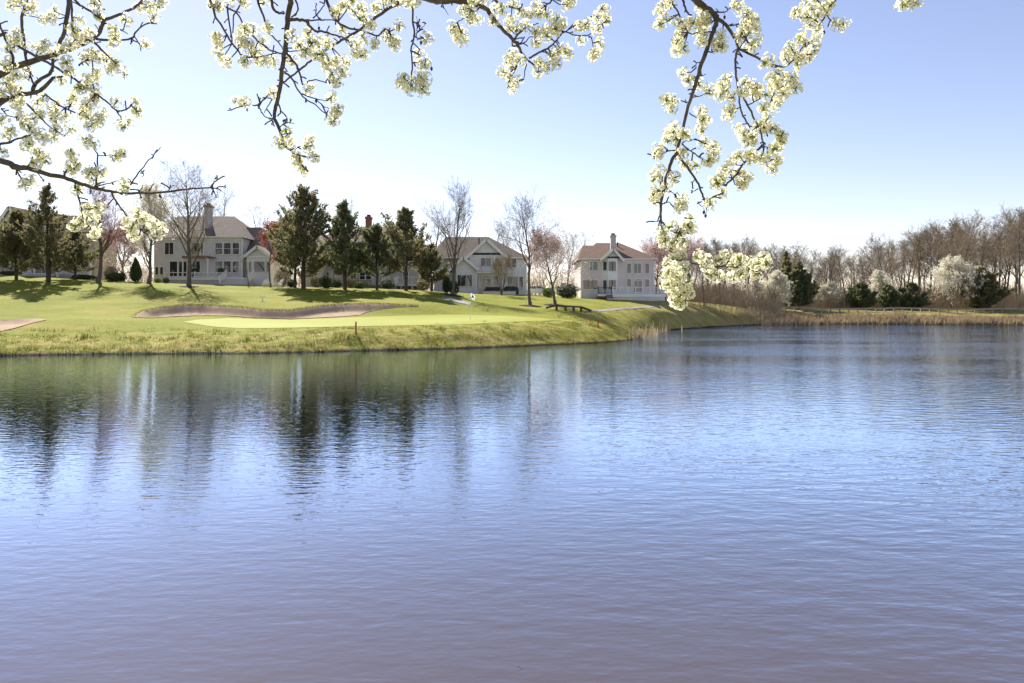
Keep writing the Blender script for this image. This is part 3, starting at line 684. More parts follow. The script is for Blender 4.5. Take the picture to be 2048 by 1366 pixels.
for k, (px_, w_, h_, mt_, lab_) in enumerate([(672,24,16,'shrub','low dark shrub at the foot of the second cedar'), (702,28,20,'brush','brown leafless shrub right of the second cedar'), (775,30,18,'shrub','dark shrub between the low dark cedar and the rounded full cedar'), (632,22,20,'brush','brown leafless shrub right of the tallest cedar'), (846,26,20,'brush','brown leafless shrub at the foot of the short brownish cedar'), (584,20,14,'shrub','small dark shrub left of the tallest cedar trunk')]):
    shrub('shrub', px_, 79.5, w_, h_, mt_, lab_, 1500, .07, .4, seed=900 + k)
shrub('holly_bush', 893, 77, 20, 34, 'shrub', 'dark rounded holly left of the tall bare tree, the left of two', 2200, .07, .2, .2)
shrub('holly_bush', 908, 76, 22, 29, 'shrub', 'dark rounded holly at the foot of the tall bare tree, the right of two', 2200, .07, .2, .2)
shrub('yellow_green_bush', 1096, 86, 24, 19, 'shrub_light', 'bright yellow-green bush behind the pale pink blossoming tree', 1600, .07)
shrub('dark_bush', 1135, 90, 44, 30, 'shrub', 'dark green bush left of the pinkish house', 3600, .09)
shrub('brown_bush', 222, 80, 26, 30, 'twig_brown', 'brown leafless bush right of the reddish bare tree', 2200, .06)
shrub('brown_bush', 566, 83, 34, 36, 'brush', 'tangled brown bush between the grey-blue house and the tallest cedar', 2400, .06)
def white_bush(px, D, wpx, top, label, seed, dens=1.0):
    g = gpt(px, D); H = Zp(top, D) - g.z; o = empty('blossoming_pear', g, label, 'tree', 'white pears at the edge of the woods')
    tr, cr, tips = bare_tree(seed, H, wpx/2*D/F*1.0, .12, n=(18,7,5,2), start=.08, up=.6, angle=(30,58), blossom='x', bl_size=.10, bl_n=max(1, int(3*dens)), trunk_top=.88)
    tr.build('trunk', M['bark'], o, True); cr.build('crown', [M['twig'], M['far_blossom']], o)
white_bush(1551, 128, 60, 547, 'pointed white blossoming pear at the left end of the guard rail', 301, 1.0)
white_bush(1508, 128, 38, 552, 'thin greyish white blossoming pear left of the pointed one', 302, .4)
white_bush(1762, 137, 56, 540, 'white blossoming pear half hidden behind green shrubs', 303, .8)
white_bush(1902, 135, 92, 526, 'big round white blossoming pear behind the guard rail', 304, 1.4)
white_bush(1657, 138, 50, 570, 'sparse cream blossoming bush in the brown thicket', 305, .34)
GE = 'evergreens at the edge of the woods'
make_conifer('evergreen_tree', 1598, 131, 522, 59, 'dark green evergreen behind the pointed white pear', 'cedar_green', GE, seed=21, base=.05, dens=1.8, leaf=(.4,.13))
make_conifer('evergreen_tree', 1572, 134, 500, 40, 'taller greyish evergreen beside the dark one at the wood edge', 'cedar', GE, seed=22, base=.1, dens=1.0, leaf=(.4,.13))
make_conifer('evergreen_tree', 1722, 134, 566, 51, 'small evergreen left of the half-hidden white pear', 'cedar_green', GE, seed=23, base=.03, dens=2.0, leaf=(.35,.12))
make_conifer('evergreen_tree', 1776, 133.5, 570, 36, 'light green evergreen in front of the half-hidden white pear', 'cedar_green', GE, seed=24, base=.03, dens=2.0, leaf=(.35,.12))
make_conifer('evergreen_tree', 1822, 134, 566, 51, 'rounded evergreen between the two larger white pears', 'cedar_green', GE, seed=25, base=.03, dens=2.0, leaf=(.35,.12))
make_conifer('evergreen_tree', 1962, 134, 534, 72, 'large dark cedar right of the big round white pear', 'cedar', GE, seed=26, base=.03, dens=2.2, leaf=(.4,.13))

# ------------------------------------------------------------------ guard rail
M['rail_wood'] = mat('weathered_grey_wood', (.34,.31,.28), (.24,.21,.19), scale=2, rough=.85)
gA, gB = (X(1535,127), 127.0), (118.0, 127.0)
root = empty('guard_rail', (gA[0], gA[1], ground(*gA)), 'long low wooden guard rail along the far right bank', 'guard rail')
mb = MB(); N_ = 42
z0 = root.location.z
rail = []
for i in range(N_ + 1):
    x_ = gA[0] + (gB[0] - gA[0]) * i / N_; rail.append((x_ - gA[0], 0, ground(x_, 127) - z0))
pm = MB(); pm.box(-.1, .1, -.09, .09, -.3, .8); pme = pm.mesh('post', M['rail_wood'])
for i, p in enumerate(rail):
    o = link('post', pme, root); o.location = p
bm_ = MB()
for a_, b_ in zip(rail, rail[1:]):
    bm_.bar(Vector(a_) + Vector((-.02,-.13,.68)), Vector(b_) + Vector((.02,-.13,.68)), .09, .28)
bm_.build('rail_beam', M['rail_wood'], root)

# ------------------------------------------------------------------ low wooden rail on the lawn
def P(px, py):
    h_ = hit(px, py); return Vector((h_[0], h_[1], ground(*h_)))
pts = [P(1093,617.5), P(1113,619.5), P(1131,621), P(1147,622), P(1162,622.5), P(1182,623.5)]
root = empty('wooden_rail_fence', pts[1], 'low dark wooden rail beside the path under the pale pink tree', 'fence')
for p in pts[1:5]:
    mb = MB(); mb.box(-.11, .11, -.11, .11, -.2, .38); o = mb.build('post', M['dark_wood'], root); o.location = p - pts[1]
for a_, b_, ha, hb in [(pts[0], pts[1], .1, .42), (pts[1], pts[2], .42, .42), (pts[2], pts[3], .42, .42), (pts[3], pts[4], .42, .42), (pts[4], pts[5], .42, .1)]:
    mb = MB(); mb.bar(a_ - pts[1] + Vector((0,-.02,ha)), b_ - pts[1] + Vector((0,-.02,hb)), .2, .16); mb.build('rail', M['dark_wood'], root)

# ------------------------------------------------------------------ stakes, flag, markers
def stake(px, pyb, hpx, m, name, label, w=.05, lean=0, grp=None, water=None):
    if water: p = Vector((X(px, water), water, -.2))
    else: p = P(px, pyb)
    D = p.y; h = hpx * D / F
    mb = MB(); mb.tube([(0,0,-.15), (0,0,h*.93)], [w, w], 6, 0); mb.lathe([(w, h*.93), (w*1.05, h*.95), (.004, h)], 6)
    o = mb.build(name, M[m]); o.location = p; o.rotation_euler = (0, lean, 0); tag(o, label, 'stake', grp)
stake(712, 667, 24, 'red_stake', 'red_stake', 'red hazard stake on the near bank below the green', grp='red hazard stakes')
stake(1196, 655, 17, 'red_stake', 'red_stake', 'red hazard stake on the bank near the tip of the point', grp='red hazard stakes')
stake(1181, 643, 6, 'red_stake', 'red_stake', 'small far red stake up the slope behind the point', grp='red hazard stakes')
stake(1278, 684, 16, 'dark_wood', 'water_post', 'thin dark post standing in the water off the point', w=.04, water=55.5)
f = P(941, 640); hs = 2.16
root = empty('golf_flag', f, 'white golf flag on a thin pole standing in the putting green', 'flag')
mb = MB(); mb.tube([(0,0,-.1), (0,0,hs)], [.014, .011], 6); mb.build('pole', M['white'], root)
mb = MB(); W_, Hh = 10, 8
for j in range(Hh + 1):
    for i in range(W_ + 1):
        u, v = i / W_, j / Hh
        mb.v.append((.012 + u * .40 * (1 - .3*v) , .07 * math.sin(u * 9 + v * 2) * u, hs - .03 - v * .40 - u * u * .34))
for j in range(Hh):
    for i in range(W_):
        a = j*(W_+1)+i; mb.f.append((a, a+1, a+W_+2, a+W_+1)); mb.m.append(1 if (3 <= i <= 6 and 2 <= j <= 5) or (i < 2 and j > 5) else 0)
M['flag'] = mat('flag_cloth', (.80,.80,.82), rough=.7, trans=.35); M['flag_dark'] = mat('flag_emblem', (.06,.045,.09), rough=.7)
mb.build('flag_cloth', [M['flag'], M['flag_dark']], root, True)
mb = MB(); mb.lathe([(.054, .004), (.05, -.1), (0, -.1)], 12); mb.build('hole_cup', M['white'], root)
p = P(525, 603); root = empty('yard_marker', p, 'small white T-shaped marker on the lawn above the bunker', 'marker')
mb = MB(); mb.box(-.05, .05, -.04, .04, -.1, .36); mb.build('post', M['white'], root)
mb = MB(); mb.box(-.26, .26, -.05, .05, .36, .46); mb.build('crossbar', M['white'], root)
# curled twig afloat by the camera
g = at(1038, 1335, F * CAMZ / (1335 - HZ)); mb = MB()
mb.tube([(-.022,.03,.004), (-.006,.012,.006), (.012,.008,.005), (.022,-.004,.007), (.016,-.02,.005), (.008,-.012,.008)], [.0012]*6, 4)
o = mb.build('floating_twig', M['reed']); o.location = (g.x, g.y, 0); tag(o, 'tiny curled pale twig floating on the water at the bottom edge', 'twig')
# ------------------------------------------------------------------ houses
class House:
    """front wall on local y = 0 facing the pond; zoom coordinates of a 5.253x crop give x and z"""
    def __init__(s, name, ox, oy, cx, gy, D, label):
        s.ox, s.oy, s.D = ox, oy, D; s.S = 5.253
        px, py = ox + cx / s.S, oy + gy / s.S
        s.base = Vector((X(px, D), D, Zp(py, D)))
        s.root = empty(name, s.base, label, 'house')
    def p(s, zx, zy, y=0.0):
        px, py = s.ox + zx / s.S, s.oy + zy / s.S; D = s.D + y
        return (X(px, D) - s.base.x, y, Zp(py, D) - s.base.z)
    def x(s, zx, y=0.0): return s.p(zx, 0, y)[0]
    def z(s, zy, y=0.0): return s.p(0, zy, y)[2]
    def block(s, zx0, zx1, zy_top, y0, y1, m, name='wall', zbot=-1.2, ref=None):
        yr = y0 if ref is None else ref
        mb = MB(); mb.box(s.x(zx0, yr), s.x(zx1, yr), y0, y1, zbot, s.z(zy_top, yr)); return mb.build(name, m, s.root)
    def hip(s, x0, x1, y0, y1, z0, z1, rx0, rx1, m, name='roof', over=.45, ry=None):
        x0 -= over; x1 += over; y0 -= over; y1 += over; ym = (y0 + y1) / 2 if ry is None else ry
        mb = MB(); t = .18
        e = [(x0,y0,z0),(x1,y0,z0),(x1,y1,z0),(x0,y1,z0)]; lo = [(a,b,c-t) for a,b,c in e]; r0, r1 = (rx0,ym,z1), (rx1,ym,z1)
        mb.face([e[0],e[1],r1,r0]); mb.face([e[1],e[2],r1]); mb.face([e[2],e[3],r0,r1]); mb.face([e[3],e[0],r0]); mb.face(lo[::-1])
        o = mb.build(name, m, s.root)
        fb = MB()
        for i in range(4): fb.face([lo[i], lo[(i+1)%4], e[(i+1)%4], e[i]])
        fb.build('gutter', M['white'], o); return o
    def gable(s, x0, x1, y0, y1, z0, zap, m, wallm, xa=None, over=.4, name='gable_roof', t=.16):
        """ridge runs front to back; white raking boards and a gable wall on the front"""
        xa = (x0 + x1) / 2 if xa is None else xa
        mb = MB(); k0 = (zap - z0) / (xa - x0); k1 = (zap - z0) / (x1 - xa)
        for (xe, k, sg) in ((x0, k0, -1), (x1, k1, 1)):
            a = (xe + sg*over, z0 - k*over)
            q = [(a[0], a[1]), (xa, zap)]
            for yy in (0,):
                A=(q[0][0],y0-over,q[0][1]); B=(q[1][0],y0-over,q[1][1]); C=(q[1][0],y1,q[1][1]); D_=(q[0][0],y1,q[0][1])
                up = lambda v:(v[0],v[1],v[2]+t)
                mb.face([up(A),up(B),up(C),up(D_)] if sg<0 else [up(B),up(A),up(D_),up(C)]); mb.face([A,D_,C,B]); mb.face([A,up(A),up(D_),D_])
        o = mb.build(name, m, s.root)
        rk = MB()
        for (xe, k, sg) in ((x0, k0, -1), (x1, k1, 1)):
            rk.bar((xe + sg*over, y0-over-.03, z0 - k*over + .02), (xa, y0-over-.03, zap + .02), .07, .34)
        rk.build('raking_board', M['white'], o)
        gw = MB(); gw.face([(x0,y0,z0),(x1,y0,z0),(xa,y0,zap-.01)]); gw.face([(x0,y0+.2,z0),(xa,y0+.2,zap-.01),(x1,y0+.2,z0)]); gw.build('gable_wall', wallm, o)
        return o
    def win(s, zx0, zy0, zx1, zy1, y=0.0, mull=0, rows=1, name='window'):
        a = s.p(zx0, zy0, y); b = s.p(zx1, zy1, y); x0, x1, z1, z0 = a[0], b[0], a[2], b[2]; t = .085
        mb = MB(); yo, yi = y - .09, y + .02
        mb.box(x0-t, x0, yo, yi, z0-t, z1+t); mb.box(x1, x1+t, yo, yi, z0-t, z1+t); mb.box(x0, x1, yo, yi, z1, z1+t); mb.box(x0-t*.3, x1+t*.3, yo-.05, yi, z0-t, z0)
        for k in range(mull):
            c = x0 + (x1-x0)*(k+1)/(mull+1); mb.box(c-.03, c+.03, yo+.02, yi, z0, z1)
        for k in range(rows - 1):
            c = z0 + (z1-z0)*(k+1)/rows; mb.box(x0, x1, yo+.03, yi, c-.025, c+.025)
        o = mb.build(name, M['white'], s.root)
        pn = MB(); pn.box(x0, x1, y-.035, y+.01, z0, z1); pn.build('pane', M['glass'], o); return o
    def trim(s, x0, x1, y0, y1, z0, z1, name='trim_board', m='white'):
        mb = MB(); mb.box(x0, x1, y0, y1, z0, z1); return mb.build(name, M[m], s.root)
    def chimney(s, zx0, zx1, zy_top, zy_bot, y, m, cap='brick', flue_top=None):
        x0, x1 = s.x(zx0, y), s.x(zx1, y); zt, zb = s.z(zy_top, y), s.z(zy_bot, y)
        mb = MB(); mb.box(x0, x1, y, y+.9, zb-2.2, zt); o = mb.build('chimney', m, s.root)
        c = MB(); c.box(x0-.09, x1+.09, y-.09, y+.99, zt, zt+.2); c.box(x0-.04, x1+.04, y-.04, y+.94, zt+.2, zt+.32); c.build('chimney_cap', M[cap], o)
        xm = (x0+x1)/2; f_ = MB(); ft = s.z(flue_top, y) if flue_top else zt + .8
        f_.lathe([(.2, zt+.3-0), (.2, ft-.2), (.28, ft-.18), (.28, ft), (0, ft)], 10, (xm, y+.45, 0)); f_.build('flue', M['dark_wood'], o); return o
    def rail(s, pts, h, name='deck_railing', bal=.13, post_every=1.5, m='white', thick=.045):
        """posts one by one, a top and a bottom rail, the thin balusters joined"""
        o = None
        rb = MB(); bl = MB(); posts = []
        for a, b in zip(pts, pts[1:]):
            a, b = Vector(a), Vector(b); L = (b-a).length
            rb.bar(a + Vector((0,0,h)), b + Vector((0,0,h)), .11, .07); rb.bar(a + Vector((0,0,.14)), b + Vector((0,0,.14)), .06, .06)
            n = max(1, round(L/post_every)); posts += [a.lerp(b, i/n) for i in range(n+1)]
            k = int(L/bal)
            for i in range(1, k):
                q = a.lerp(b, i/k); bl.box(q.x-.016, q.x+.016, q.y-.016, q.y+.016, q.z+.16, q.z+h-.02)
        o = rb.build(name, M[m], s.root)
        seen = []
        for q in posts:
            if any((q-w).length < .2 for w in seen): continue
            seen.append(q); pm = MB(); pm.box(q.x-.06, q.x+.06, q.y-.06, q.y+.06, q.z-.02, q.z+h+.08); pm.lathe([(.09, 0), (.02, .1)], 4, (q.x, q.y, q.z+h+.08)); pm.build('railing_post', M[m], o)
        bl.build('balusters', M[m], o); return o
    def steps(s, x0, x1, y_top, z_top, n, rise, run, m='white'):
        """separate treads down towards the pond, on solid risers"""
        st = MB()
        for i in range(n): st.box(x0+.04, x1-.04, y_top - (i+1)*run + .03, y_top - i*run, -1.2, z_top - (i+1)*rise - .045)
        o = st.build('stairs', M['stucco'], s.root)
        for i in range(n):
            t = MB(); t.box(x0, x1, y_top-(i+1)*run-.02, y_top-i*run+.01, z_top-(i+1)*rise-.04, z_top-(i+1)*rise); t.build('tread', M[m], o)
        return o

R_BROWN = shingles('brown_shingles', (.20,.155,.125), (.13,.10,.082))
R_TAN = shingles('tan_shingles', (.27,.20,.145), (.19,.14,.10))
R_RED = shingles('reddish_shingles', (.21,.135,.10), (.15,.095,.072))
S_GREY = siding('grey_blue_siding', (.66,.63,.58)); S_WHITE = siding('white_siding', (.80,.78,.72)); S_PINK = siding('pinkish_siding', (.74,.62,.55)); S_BEIGE = siding('beige_siding', (.70,.60,.44)); S_TAN = siding('tan_siding', (.55,.45,.33))

# grey-blue house with the white deck
h = House('house', 300, 340, 560, 1215, 88, 'grey-blue two-storey house with brown roof, white deck and tall pale chimney')
x0, x1 = h.x(50), h.x(970); ez = h.z(700)
h.block(50, 970, 700, 0, 10, S_GREY)
h.hip(x0, x1, 0, 10, ez, h.z(487, 5), h.x(290, 5), h.x(888, 5), R_BROWN)
h.trim(x0-.02, x1+.02, -.06, .05, ez-.45, ez-.18)
h.trim(x1-.1, x1+.07, -.07, .03, -1, ez-.45, 'corner_board'); h.trim(x0-.07, x0+.1, -.07, .03, -1, ez-.45, 'corner_board')
h.chimney(570, 630, 392, 660, 1.6, M['stucco'], 'brick', 345)
for a, b in ((690,762),(777,850),(872,938)):
    h.win(a, 768, b, 886, 0, 0, 2); h.win(a, 960, b, 1075, 0, 0, 2)
for a, b in ((440,522),(540,560)): h.win(a, 765, b, 886)
h.win(452, 960, 530, 1075); h.win(160, 765, 250, 886, 0, 1)
for a, b in ((212,290),(305,388)): h.win(a, 962, b, 1120, 0, 0, 1, 'glass_door')
for a, b in ((60,90),(110,140)): h.win(a, 1020, b, 1100)
# pergola over the deck doors
zt = h.z(925); pg = MB()
for k in range(9):
    xx = h.x(430) + (h.x(690) - h.x(430)) * k / 8; pg.box(xx-.04, xx+.04, -2.3, 0, zt-.08, zt+.1)
pg.box(h.x(425), h.x(695), -2.25, -2.13, zt-.24, zt-.08); o = pg.build('pergola', mat('stained_wood', (.30,.17,.10), (.22,.12,.07), rough=.8), h.root)
for zx in (432, 688):
    q = MB(); xx = h.x(zx); q.box(xx-.07, xx+.07, -2.26, -2.12, h.z(1130, -2), zt-.24); q.build('pergola_post', M['white'], o)
# deck
dz = h.z(1130, -3); dx0, dx1 = h.x(155, -3), h.x(985, -3)
mb = MB(); mb.box(dx0, dx1, -3, 0, dz-.28, dz); dk = mb.build('deck', M['white'], h.root)
mb = MB(); mb.box(dx0+.1, dx1-.1, -2.9, -.02, -1.2, dz-.28); mb.build('deck_skirt', M['stucco'], dk)
h.rail([(dx0, -2.95, dz), (h.x(785,-3), -2.95, dz)], .62, bal=.5, post_every=3.0)
sx0, sx1 = h.x(800, -3), h.x(1058, -4)
h.steps(sx0, sx1, -3.02, dz, 6, dz/6.5, .32)
for xx in (sx0, sx1): h.rail([(xx, -3.0, dz), (xx, -4.9, .1)], .85, 'stair_railing', post_every=1.9)
# right wing
wz = h.z(905); wx1 = h.x(1300)
h.block(975, 1300, 905, 1.0, 8, S_GREY, 'wing_wall', ref=1.0)
h.hip(h.x(985,1), h.x(1290,1), 1.0, 8.4, wz, h.z(603, 4.7), h.x(930,4.7), h.x(1172,4.7), R_BROWN, 'wing_roof')
gx0, gx1 = h.x(1035), h.x(1272)
mb = MB(); mb.box(gx0, gx1, -.6, 1.05, -1.2, wz-.05); mb.build('bay_wall', S_WHITE, h.root)
h.gable(gx0, gx1, -.6, 4.2, wz, h.z(812), R_TAN, S_WHITE)
h.trim(gx0-.3, gx1+.3, -.75, -.62, wz-.25, wz+.02)
h.win(1097, 962, 1208, 1070, -.6); h.win(1042, 962, 1068, 1070, -.6); h.win(1228, 962, 1256, 1070, -.6)

# porch house at the far left
h = House('house', 0, 340, 500, 1130, 86, 'tan house with white front porch half hidden by cedars at the far left')
x0, x1 = h.x(-420), h.x(985); ez = h.z(640)
h.block(-420, 985, 640, 0, 5, S_TAN)
h.hip(x0, x1, 0, 5, ez, h.z(478, 2.5), h.x(-200, 2.5), h.x(800, 2.5), R_BROWN)
h.gable(h.x(-20), h.x(300), -.4, 4.5, ez, h.z(400), R_BROWN, S_WHITE)
h.gable(h.x(330), h.x(560), -.4, 4.5, ez, h.z(440), R_TAN, S_WHITE)
for zx in (40, 180, 420, 560, 700, 860): h.win(zx, 710, zx+60, 830, 0, 0, 2)
pz = h.z(1085, -2.2)
mb = MB(); mb.box(h.x(-420), h.x(640), -2.2, 0, pz-.3, pz); pk = mb.build('porch_floor', M['white'], h.root)
mb = MB(); mb.box(h.x(-420), h.x(640), -2.1, -.02, -1.2, pz-.3); mb.build('porch_skirt', M['stucco'], pk)
mb = MB(); mb.box(h.x(-420), h.x(655), -2.4, 0, h.z(925), h.z(900)); mb.face([(h.x(-420),-2.5,h.z(900)),(h.x(655),-2.5,h.z(900)),(h.x(655),0,h.z(840)),(h.x(-420),0,h.z(840))]); mb.build('porch_roof', R_BROWN, h.root)
for zx in (-250,-130,-10,115,240,370,600):
    mb = MB(); xx = h.x(zx,-2); mb.box(xx-.1, xx+.1, -2.15, -1.95, pz, h.z(925)); mb.build('porch_column', M['white'], h.root)
for zx in (-100, 20, 140, 265): h.win(zx, 985, zx+70, 1080, 0, 1)
h.win(430, 975, 470, 1085, 0, 0, 1, 'front_door')
h.rail([(h.x(-420,-2), -2.1, pz), (h.x(330,-2), -2.1, pz)], .8, 'porch_railing', post_every=2.4)
h.steps(h.x(345,-2), h.x(632,-2), -2.22, pz, 4, pz/4.3, .34)
for zx in (340, 640):
    mb = MB(); xx = h.x(zx,-3); mb.box(xx-.1, xx+.1, -3.7, -3.5, -.6, pz+.55); mb.build('newel_post', M['white'], h.root)
mb = MB(); mb.box(h.x(655), h.x(975), -.9, 0, -1.2, h.z(945)); mb.build('bay_wall', S_WHITE, h.root)
mb = MB(); a=h.x(640); b=h.x(990); mb.face([(a,-1.15,h.z(945)),(b,-1.15,h.z(945)),(b-.4,0,h.z(880)),(a+.4,0,h.z(880))]); mb.face([(a,-1.15,h.z(945)),(a+.4,0,h.z(880)),(a+.4,0,h.z(945))]); mb.face([(b,-1.15,h.z(945)),(b-.4,0,h.z(945)),(b-.4,0,h.z(880))]); mb.build('bay_roof', R_TAN, h.root)
for a, b in ((692,728),(740,775),(786,838),(850,942)): h.win(a, 962, b, 1068, -.9, 0, 2)
h.trim(h.x(645), h.x(985), -1.05, -.92, h.z(1105), h.z(1080))

# house behind the cedars
h = House('house', 540, 340, 900, 1240, 89, 'beige house with red brick chimney and white deck, behind the row of cedars')
x0, x1 = h.x(560), h.x(1560); ez = h.z(760)
h.block(560, 1560, 760, 0, 10, S_TAN)
h.block(395, 585, 800, -1.5, 8, S_BEIGE, 'wing_wall', ref=0)
h.hip(x0, x1, 0, 10, ez, h.z(594, 5), h.x(700, 5), h.x(1420, 5), R_RED)
h.hip(h.x(395), h.x(585), -1.5, 8, h.z(800), h.z(640, 3), h.x(450,3), h.x(530,3), R_BROWN, 'wing_roof')
h.chimney(1003, 1058, 512, 600, 4.0, M['brick'], 'brick', 466)
mb = MB(); xx = h.x(1135,4); mb.lathe([(.1, h.z(640,4)), (.1, h.z(560,4)), (0, h.z(560,4))], 8, (xx, 4, 0)); mb.build('vent_pipe', M['dark_metal'], h.root)
for zx in (640, 760, 900, 1040, 1180, 1320, 1440): h.win(zx, 850, zx+62, 960, 0, 0, 2)
for zx in (600, 690, 850, 945, 1010, 1160, 1400): h.win(zx, 1075, zx+52, 1150, 0, 0, 2)
for zy in (1080, 1140): h.win(425, zy, 440, zy+45, -1.5); 
h.win(500, 1060, 525, 1130, -1.5)
h.trim(h.x(538), h.x(546), -1.57, -1.4, -1, h.z(800), 'corner_board')
dz = h.z(1195, -3); mb = MB(); mb.box(h.x(1080,-3), h.x(1640,-3), -3.2, 0, dz-.3, dz); dk = mb.build('deck', M['white'], h.root)
for zx in (1100, 1240, 1380, 1495, 1600):
    mb = MB(); xx = h.x(zx,-3); mb.box(xx-.09, xx+.09, -3.1, -2.92, -1.2, dz-.3); mb.build('deck_post', M['white'], dk)
h.rail([(h.x(1345,-3), -3.15, dz), (h.x(1640,-3), -3.15, dz), (h.x(1640,-3), -.1, dz)], .82)
h.rail([(h.x(1080,-3), -3.15, dz), (h.x(1250,-3), -3.15, dz)], .82)
h.steps(h.x(1215,-3), h.x(1340,-3), -3.22, dz, 6, dz/6.2, .34)
for zx in (1213, 1342):
    xx = h.x(zx,-3); h.rail([(xx, -3.2, dz), (xx, -5.2, .1)], .85, 'stair_railing', post_every=2.0)
sw = empty('stone_wall', h.base + Vector((h.x(1020,-6), -6, 0)), 'low rough stone retaining wall below the white deck steps', 'wall')
zz = ground(sw.location.x + 1.5, sw.location.y) - sw.location.z
rr_ = random.Random(5)
for rw in range(3):
    xx = 0
    while xx < 3.1:
        w = rr_.uniform(.3, .62); mb = MB(); j = lambda: rr_.uniform(-.02, .02)
        mb.box(xx+.012, xx+w-.012, -.16+j(), .16+j(), zz-.15+rw*.2+.01, zz+.05+rw*.2); mb.build('stone', M['stone'], sw); xx += w

# white gabled house
h = House('house', 840, 360, 740, 1195, 92, 'white house with front gables and brown roof beside the tall bare tree')
ez = h.z(795)
h.block(515, 885, 795, 0, 9, S_WHITE); h.block(880, 1120, 805, .8, 9, S_WHITE, 'wing_wall', ref=.8); h.block(150, 520, 815, 1.6, 10, S_WHITE, 'left_wall', ref=1.6)
h.gable(h.x(520), h.x(882), 0, 6, ez, h.z(628), R_TAN, S_WHITE, name='front_gable_roof')
h.trim(h.x(520), h.x(882), -.05, .04, h.z(788), h.z(765), 'frieze_board', 'dark_metal'); h.trim(h.x(505), h.x(897), -.12, .02, h.z(800), h.z(789))
h.hip(h.x(150,1.6), h.x(1100,1.6), .8, 10, h.z(808), h.z(598,5.4), h.x(270,5.4), h.x(720,5.4), R_BROWN, 'main_roof')
mb = MB(); mb.box(h.x(385), h.x(597), -1.2, 1.7, -1.2, h.z(935)); mb.build('low_wing_wall', S_WHITE, h.root)
h.gable(h.x(345), h.x(597), -1.2, 4, h.z(935), h.z(822), R_TAN, S_WHITE, xa=h.x(465), name='low_gable_roof')
for a, b in ((395,424),(432,485),(495,545)): h.win(a, 1000, b, 1115, -1.2)
for a, b in ((641,688),(698,745),(790,838)): h.win(a, 822, b, 906)
for a, b in ((905,950),(960,1010)): h.win(a, 830, b, 915, .8)
for a, b in ((648,688),(700,744)): h.win(a, 1035, b, 1150, 0, 0, 1, 'french_door')
h.win(645, 1012, 745, 1028, 0, 5, 1, 'transom_window'); h.win(600, 1012, 611, 1135); h.win(780, 1012, 827, 1135)
for a, b in ((921,968),(978,1024),(1033,1080)): h.win(a, 1017, b, 1130, .8)
zt = h.z(962); pg = MB()
for k in range(24):
    xx = h.x(605) + (h.x(1035) - h.x(605)) * k / 23; pg.box(xx-.035, xx+.035, -1.9, -.02, zt-.1, zt+.08)
pg.box(h.x(600), h.x(1040), -1.75, -1.63, zt-.3, zt-.1); o = pg.build('pergola', M['white'], h.root)
for zx in (604, 830, 1036):
    q = MB(); xx = h.x(zx); q.box(xx-.07, xx+.07, -1.76, -1.62, -1, zt-.3); q.build('pergola_post', M['white'], o)
mb = MB(); xx = h.x(620,3); mb.lathe([(.09, h.z(680,3)), (.09, h.z(607,3)), (0, h.z(607,3))], 8, (xx, 3, 0)); mb.build('vent_pipe', M['dark_wood'], h.root)
mb = MB(); a=h.base + Vector((h.x(665,-4), -4, 0)); 
pw = empty('patio_wall', a, 'low white patio wall in front of the white gabled house', 'wall')
zz = ground(a.x + 2, a.y) - a.z; mb = MB(); mb.box(0, h.x(1005,-4)-h.x(665,-4), -.12, .12, zz-.4, zz+.34); mb.build('wall_face', M['white'], pw)
mb = MB(); mb.box(-.05, h.x(1005,-4)-h.x(665,-4)+.05, -.18, .18, zz+.34, zz+.42); mb.build('coping', M['stucco'], pw)
def outdoor_sofa(loc, L, label):
    o = empty('patio_sofa', loc, label, 'sofa')
    for nm, bx in (('seat', (0,L,-.4,.4,.18,.46)), ('backrest', (0,L,.26,.42,.46,.9)), ('armrest', (-.16,0,-.42,.42,0,.68)), ('armrest', (L,L+.16,-.42,.42,0,.68))):
        mb = MB(); mb.box(*bx); ob = mb.build(nm, M['dark_metal'], o); bv = ob.modifiers.new('bevel','BEVEL'); bv.width=.05; bv.segments=2
def gz(v): return Vector((v.x, v.y, ground(v.x, v.y)))
outdoor_sofa(gz(h.base + Vector((h.x(690,-2), -2.2, 0))), 2.0, 'dark outdoor sofa on the patio of the white gabled house')
def grill(loc, label):
    o = empty('covered_grill', loc, label, 'grill')
    mb = MB(); mb.lathe([(.5,0),(.52,.5),(.5,.75),(.36,.98),(.12,1.06),(0,1.06)], 12); b = mb.build('cover', M['dark_metal'], o, True); b.scale = (1.3,.7,1)
    for sx in (-1,1):
        mb = MB(); mb.tube([(sx*.45,0,-.1),(sx*.45,0,.1)], [.05,.05], 6); mb.build('leg', M['dark_metal'], o)
grill(gz(h.base + Vector((h.x(930,-2.6), -2.6, 0))), 'low black covered grill on the patio, the left of two'); grill(gz(h.base + Vector((h.x(985,-2.6), -2.6, 0))), 'low black covered grill on the patio, the right of two')
